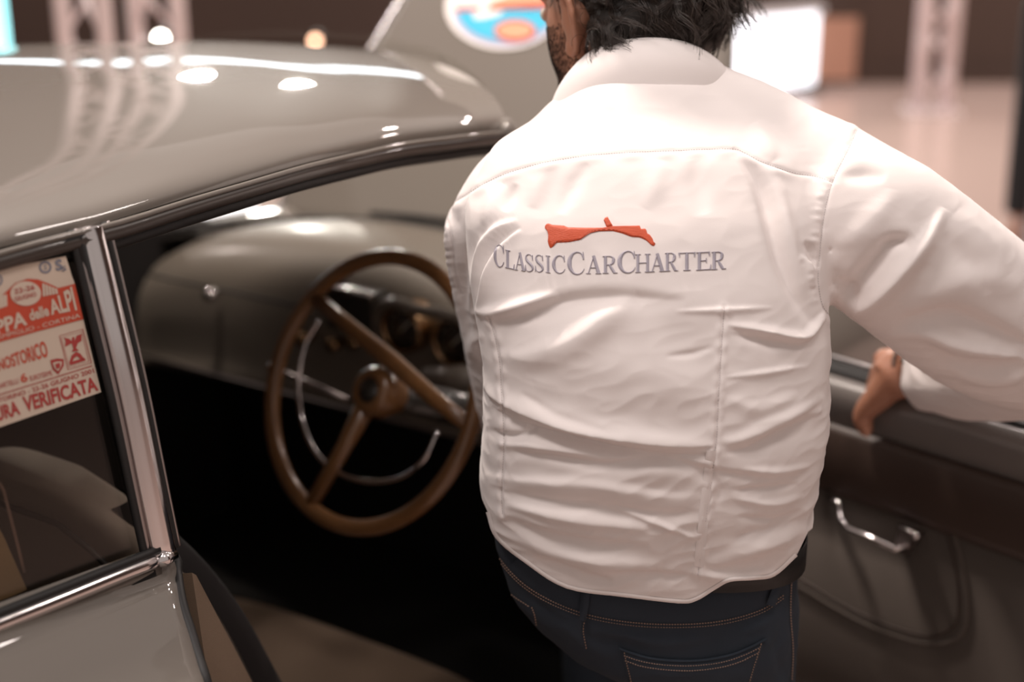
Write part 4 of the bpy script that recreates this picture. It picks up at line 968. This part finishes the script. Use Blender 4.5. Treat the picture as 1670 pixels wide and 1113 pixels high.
for k in range(4):
    s0 = S0-.030+.0205*k; r = (.0094, .0100, .0098, .0082)[k]; ln = (.92, 1.05, 1, .8)[k]
    pts = [D3(s0+.003, -.010, .992), D3(s0, -.045, .992), D3(s0, -.085*ln-.004, .978), D3(s0, -.112, .945-.01*ln), D3(s0+.002, -.120, .915-.02*ln)]
    fing.append(tube(spline(pts, 4), np.interp(np.linspace(0, 1, 17), [0, .3, .6, .8, 1], [r*1.3, r*1.2, r*1.05, r, r*.8]), 10))
palm2 = tube([D3(S0-.030, -.016, .992), D3(S0+.032, -.016, .992)], [.017, .019], 14)
palm3 = tube([P(1436, 600, 2.02), P(1424, 640, 2.05)], [.014, .013], 12)
nailq, naild = DQ(1414, 706, .033), None
upL = tube([P(812, 350, 1.66), P(830, 560, 1.78), P(850, 705, 1.96), P(850, 740, 2.2)], [.045, .042, .038, .028], 14)
hl_ = P(850, 745, 2.2); lh = [ellipsoid(P(850, 750, 2.25), (.038, .05, .022))]
for k in range(4): lh.append(tube([P(832+11*k, 750, 2.27), P(828+12*k, 752, 2.33), P(828+12*k, 765, 2.36)], [.009, .0085, .007], 8))
lh.append(tube([P(868, 748, 2.22), P(884, 750, 2.26), P(886, 758, 2.30)], [.011, .009, .008], 8))
hipR = np.array([.225, 1.50, .86]); hipL = np.array([.115, 1.53, .87])
legs = [tube([(.16, 1.51, 1.02), (.16, 1.51, .86)], [.10, .08], 14), tube([hipR, (.26, 1.50, .48), (.27, 1.52, .09)], [.065, .05, .036], 14), tube([hipL, (.13, 1.88, .72), (.14, 1.94, .44)], [.06, .045, .034], 14), ellipsoid((.27, 1.58, .05), (.042, .11, .04)), ellipsoid((.14, 2.00, .415), (.042, .11, .035))]
bv_, bf_ = remesh(head+[neck, bt, upR, foR, thumb, upL, palm2, palm3]+palm+fing+lh+legs, .0042, 4)
body = obj('body', (bv_, bf_), M['skin'], man, origin=MB)
obj('thumbnail', ellipsoid(nailq, (.0055, .002, .0065)), M['skin'], body, origin=MB)
for s in (-1, 1):
    e = obj('eye', ellipsoid(hd(s*.031, .0835, .013), (.0105, .008, .0085), HR), M['ivory'], body, origin=MB)
    
# stubble and side whiskers on the jaw
def hairs(name, roots, mat_, par, seg, rad, gen):
    m = V3()
    for rt in roots:
        pts = gen(*rt); m.add(*tube(pts, np.linspace(rad, rad*.35, len(pts)), 3, cap=False))
    o = obj(name, m, M[mat_], par, origin=MB); o['kind'] = 'stuff'; return o
bb = bvh_of(bv_, bf_); roots = []
for i in range(15000):
    y = rng.uniform(-.01, .10); z = rng.uniform(-.115, .035); s = rng.choice([-1, 1]); 
    if z > -.050 and y < .030-.3*(z+.05)*0: continue
    if z > .0 and y > .045: continue
    if z > -.02 and rng.random() < .3: continue
    o_ = Vector(hd(s*.16, y, z)); d_ = Vector(HR @ np.array([-s, -.12, 0])).normalized(); hit = bb.ray_cast(o_, d_)
    if hit[0] and (np.array(hit[0])-hc) @ HR[:, 2] < .04: roots.append((np.array(hit[0]), np.array(hit[1])))
hairs('beard', roots, 'hair', man, 3, .00030, lambda p, n: [p-n*.0005, p+n*.0010+HR @ np.array([0, .0, -.0012]), p+n*.0014+HR @ np.array([0, -.0006, -.0028])])

# hair : dense core plus locks of strands
cap = [ellipsoid(hd(0, -.026, .046), (.084, .092, .088), HR), ellipsoid(hd(0, -.055, -.012), (.074, .052, .055), HR)]
cap += [ellipsoid(hd(s*.058, -.045, -.022), (.030, .035, .034), HR) for s in (-1, 1)]
for i in range(70):
    a = rng.uniform(0, 2*PI); b = rng.uniform(-.42, 1.0)
    p = np.array([.080*math.cos(a)*math.cos(b), -.03+.088*math.sin(a)*math.cos(b), .025+.080*math.sin(b)])
    if p[1] > -.022 and p[2] < .055: continue
    cap.append(ellipsoid(hd(*p), rng.uniform(.012, .020, 3), None, 10, 7))
hv, hf = remesh(cap, .005, 3)
hair = obj('hair', (hv, hf), M['hair'], man, origin=MB, label='dark wavy hair with a few highlight strands')
hb = bvh_of(hv, hf); locks = V3(); grey = V3()
for i in range(1100):
    a = rng.uniform(0, 2*PI); b = rng.uniform(-.5, 1.3)
    o_ = Vector(hd(.25*math.cos(a)*math.cos(b), -.02+.25*math.sin(a)*math.cos(b), .02+.25*math.sin(b))); hit = hb.ray_cast(o_, (Vector(hd(0, -.03, .02))-o_).normalized())
    if not hit[0]: continue
    p = np.array(hit[0]); n = np.array(hit[1]); l = HR.T @ (p-hc)/HS**2
    if l[1] > .030 and l[2] < .055: continue
    if l[1] > -.018 and l[2] < .045: continue
    dwn = HR @ np.array([rng.normal(0, .35), -.45+rng.normal(0, .3)-(.5 if l[1] > -.03 else 0), -1]); dwn -= n*(dwn @ n); dwn /= np.linalg.norm(dwn)+1e-9; sd = np.cross(n, dwn)
    L = rng.uniform(.03, .060); cl = rng.uniform(.005, .011); ph = rng.uniform(0, 6.28); fr = rng.uniform(.7, 1.5); cu = rng.normal(0, .5)
    lift = rng.uniform(.002, .007)
    for k in range(15):
        off = sd*rng.normal(0, .0026)+n*abs(rng.normal(0, .0014)); pl = ph+rng.normal(0, .25); q = []; LL = L*rng.uniform(.75, 1.12)
        for t in np.linspace(0, 1, 9):
            w_ = t*fr*2*PI+pl
            q.append(p+off*(1-.45*t)+dwn*LL*t+sd*(cl*math.sin(w_)*t**.6+cu*LL*t*t*.5)+n*(-.002+lift*math.sin(PI*t)+cl*.45*math.cos(w_)*t-.004*t*t))
        (grey if rng.random() < .06 else locks).add(*tube(q, np.linspace(.00030, .00015, 9), 3, cap=False))
obj('hair_locks', locks, M['hairs'], hair, origin=MB)['kind'] = 'stuff'
obj('highlight_strands', grey, M['hairg'], hair, origin=MB)['kind'] = 'stuff'  # greyish hair highlights put into the colour of some strands
m = V3()
for i in range(26):     # loose curls over ear and collar
    p = hd(rng.choice([-1, -1, 1])*rng.uniform(.068, .088), rng.uniform(-.035, -.012), rng.uniform(-.045, .02)) if i < 14 else P(rng.uniform(1000, 1110), rng.uniform(56, 66), 1.585)
    r = rng.uniform(.005, .010); ph = rng.uniform(0, 6); c = p+np.array([rng.uniform(-.006, .006), -.008, -.004])
    m.add(*tube([c+np.array([r*math.cos(ph+t), -.002*t, r*math.sin(ph+t)]) for t in np.linspace(0, rng.uniform(3, 5.5), 14)], .00022, 3, cap=False))
obj('loose_curls', m, M['hair'], hair, origin=MB)['kind'] = 'stuff'

# ---------------- jeans
def jring(z, Y, T, g): return ring(z, Y, T, g)
JL = [(.775, 1.50, .10), (.80, 1.495, .120), (.86, 1.498, .127), (.92, 1.498, .130), (.985, 1.49, .134)]
pel = loft([jring(.745, 1.53, .085, -.03)]+[jring(z, Y, T, -.006) for z, Y, T in JL])
but = [ellipsoid((.235, 1.455, .83), (.088, .075, .10)), ellipsoid((.085, 1.475, .875), (.08, .07, .075))]
jl = [tube(spline([(.235, 1.49, .85), (.245, 1.49, .74), (.255, 1.50, .55), (.265, 1.52, .35), (.27, 1.53, .08)], 4), np.interp(np.linspace(0, 1, 17), [0, .25, .5, 1], [.10, .092, .075, .065]), 24),
      tube(spline([(.115, 1.55, .86), (.12, 1.72, .80), (.13, 1.88, .72), (.135, 1.92, .58), (.14, 1.94, .42)], 4), np.interp(np.linspace(0, 1, 17), [0, .25, .5, 1], [.088, .082, .07, .058]), 24)]
jv, jf = remesh([pel]+but+jl, .0075, 7); jv, jf = subdiv(jv, jf); jv = lap(jv, jf, 2)
JF = [([(815, 905), (880, 975), (960, 1022), (1060, 1040)], 10, 10, 2), ([(960, 1040), (1020, 1050), (1060, 1062)], 8, 9, -3), ([(1000, 1035), (1080, 1046), (1160, 1042)], 8, 9, 3),
      ([(900, 1000), (950, 1045), (1000, 1075)], 9, 12, 3), ([(1262, 1000), (1240, 1020), (1200, 1034)], 8, 8, 3), ([(1275, 1010), (1270, 1060), (1278, 1113)], 8, 10, -4), ([(1040, 1090), (1100, 1096), (1180, 1090)], 9, 9, 2.5),
      ([(957, 985), (953, 1020), (962, 1065)], 5, 5, -3), ([(840, 940), (880, 985), (930, 1020)], 8, 10, -3)]
jn = vnorm(jv, jf); hj = fold_disp(jv, jn, JF)
for i in range(len(jv)):
    x, y, z = jv[i]; hj[i] += .0018*noise.noise((x*14, y*14, z*18))+.0008*(1-abs(noise.noise((x*30, y*30, z*40)))*2)
jv = jv+jn*hj[:, None]; jb = bvh_of(jv, jf)
WST = np.array([(780, 812), (800, 868), (860, 925), (925, 950), (1040, 968), (1150, 968), (1240, 958), (1290, 930), (1312, 880), (1330, 850)], float)
px, py, dd = proj(jv); s = np.where(jv[:, 2] > .84, np.where(jv[:, 1] < 1.50, (py-np.interp(px, WST[:, 0], WST[:, 1]))*.0007, .955-jv[:, 2]), 1.0)
s = np.where((jv[:, 2] < .2), jv[:, 2]-.075, s); s = np.where((jv[:, 1] > 1.75) & (jv[:, 2] < .5), jv[:, 2]-.44, s)
jc = cut(jv, jf, s)
jeans = obj('jeans', jc, M['jeans'], man, origin=MB, solid=.002, label='dark blue denim jeans')
def onj(name, vf, m, par=jeans):
    if len(vf[0]): return obj(name, vf, M[m], par, origin=MB)
def dashes(pts, w_, gap, name='topstitching', lift=.0012):
    q = spline(pts, 10); L = np.r_[0, np.cumsum(np.linalg.norm(np.diff(q, axis=0), axis=1))]; m = V3(); k = 0.
    while k < L[-1]-gap:
        a = [np.interp(k, L, q[:, 0]), np.interp(k, L, q[:, 1])]; b = [np.interp(k+gap*.62, L, q[:, 0]), np.interp(k+gap*.62, L, q[:, 1])]
        r = ribbon(jb, [a, b], w_*1.25, lift, .0006, sub=False)
        if len(r[0]): m.add(*r)
        k += gap
    o = onj(name, m, 'jstitch')
    if o: o['kind'] = 'stuff'
wb = [(797, 870), (812, 905), (850, 948), (900, 980), (958, 1002), (1030, 1015), (1110, 1018), (1180, 1012), (1240, 995), (1278, 970)]
onj('waistband', ribbon(jb, [(x, y-22) for x, y in wb], 42, .0002, .0012), 'jeans')
dashes(wb, 1.6, 4.5); dashes([(x, y+5) for x, y in wb], 1.1, 4.5)
dashes([(956, 1006), (951, 1028), (957, 1060)], 1.6, 4.5)
dashes([(790, 880), (800, 925), (830, 965), (865, 990)], 1.4, 4.5); dashes([(868, 990), (873, 1004), (876, 1022)], 1.8, 4)
dashes([(1290, 935), (1288, 1000), (1292, 1060), (1290, 1113)], 1.4, 4.5)
# back pocket
def pk(s_, t_):
    top = spline([(1010, 1057), (1058, 1072), (1128, 1077), (1196, 1066), (1248, 1042)], 4); bot = spline([(1032, 1140), (1075, 1152), (1130, 1156), (1180, 1148), (1220, 1130)], 4)
    i = s_*(len(top)-1); k = np.arange(len(top)); a = np.array([np.interp(i, k, top[:, 0]), np.interp(i, k, top[:, 1])]); b = np.array([np.interp(i, k, bot[:, 0]), np.interp(i, k, bot[:, 1])]); return a*(1-t_)+b*t_
onj('back_pocket', patch(jb, pk, 30, 14, .0028, .0006), 'jeans')
dashes([tuple(pk(s_, .10)+0) for s_ in np.linspace(.03, .97, 8)], 1.2, 4.2, lift=.0030); dashes([tuple(pk(s_, .20)) for s_ in np.linspace(.03, .97, 8)], 1.2, 4.2, lift=.0030)
dashes([tuple(pk(.04, t_)) for t_ in np.linspace(.03, .9, 6)], 1.3, 4.2, lift=.0030); dashes([tuple(pk(.96, t_)) for t_ in np.linspace(.03, .9, 6)], 1.3, 4.2, lift=.0030)
onj('pocket_edge', ribbon(jb, [tuple(pk(s_, .0)) for s_ in np.linspace(0, 1, 9)], 4, .002, .002), 'jeans')
for pts in ([(957, 955), (955, 980), (952, 1008)], [(1268, 930), (1262, 955), (1252, 985)]):
    onj('belt_loop', ribbon(jb, pts, 14, .005, .002), 'jeans')
# belt follows the waist
beltpts = []
for a in np.linspace(0, 2*PI, 60, endpoint=False):
    a_, b_ = rowc(.95, 1.495); cx, hw = (a_+b_)/2, (b_-a_)/2-.004
    beltpts.append((cx+hw*math.copysign(abs(math.cos(a))**.85, math.cos(a)), 1.495+.133*math.copysign(abs(math.sin(a))**.85, math.sin(a)), .945-.022*math.cos(a)-.0*math.sin(a)))
bp = np.array(beltpts); ringsb = [[p+(0, 0, dz) for p in bp] for dz in (-.017, .017)]
obj('belt', loft(ringsb, True, False), M['belt'], man, origin=MB, solid=.004)
for x, y, z in ((.27, 1.58, 0), (.14, 2.0, .371)):
    obj('shoe', remesh([ellipsoid((x, y+.02, z+.045), (.048, .135, .040)), ellipsoid((x, y-.05, z+.075), (.042, .06, .055)), box((x, y+.01, z+.012), (.085, .26, .024))], .006, 4), M['shoe'], man, origin=MB)
# bracelet with charm at the wrist
br = wr+(.008, -.006, -.004); da = (P(1520, 598, 1.95)-wr); da /= np.linalg.norm(da); b1 = np.cross(da, (0, 0, 1)); b1 /= np.linalg.norm(b1); b2 = np.cross(da, b1)
wrm = obj('bracelet', tube([wr+da*.012+.0315*(math.cos(t)*b1+math.sin(t)*b2) for t in np.linspace(0, 2*PI, 30, endpoint=False)], .0026, 8, closed=True), M['metalbr'], man, origin=MB)
obj('charm', lathe([(.001, -.002), (.006, -.002), (.007, .0), (.006, .003), (.001, .004)], P(1476, 588, 1.955), (0, -1, .3), 16), M['metalbr'], wrm, origin=MB)
for x, y in ((0, 0),): pass
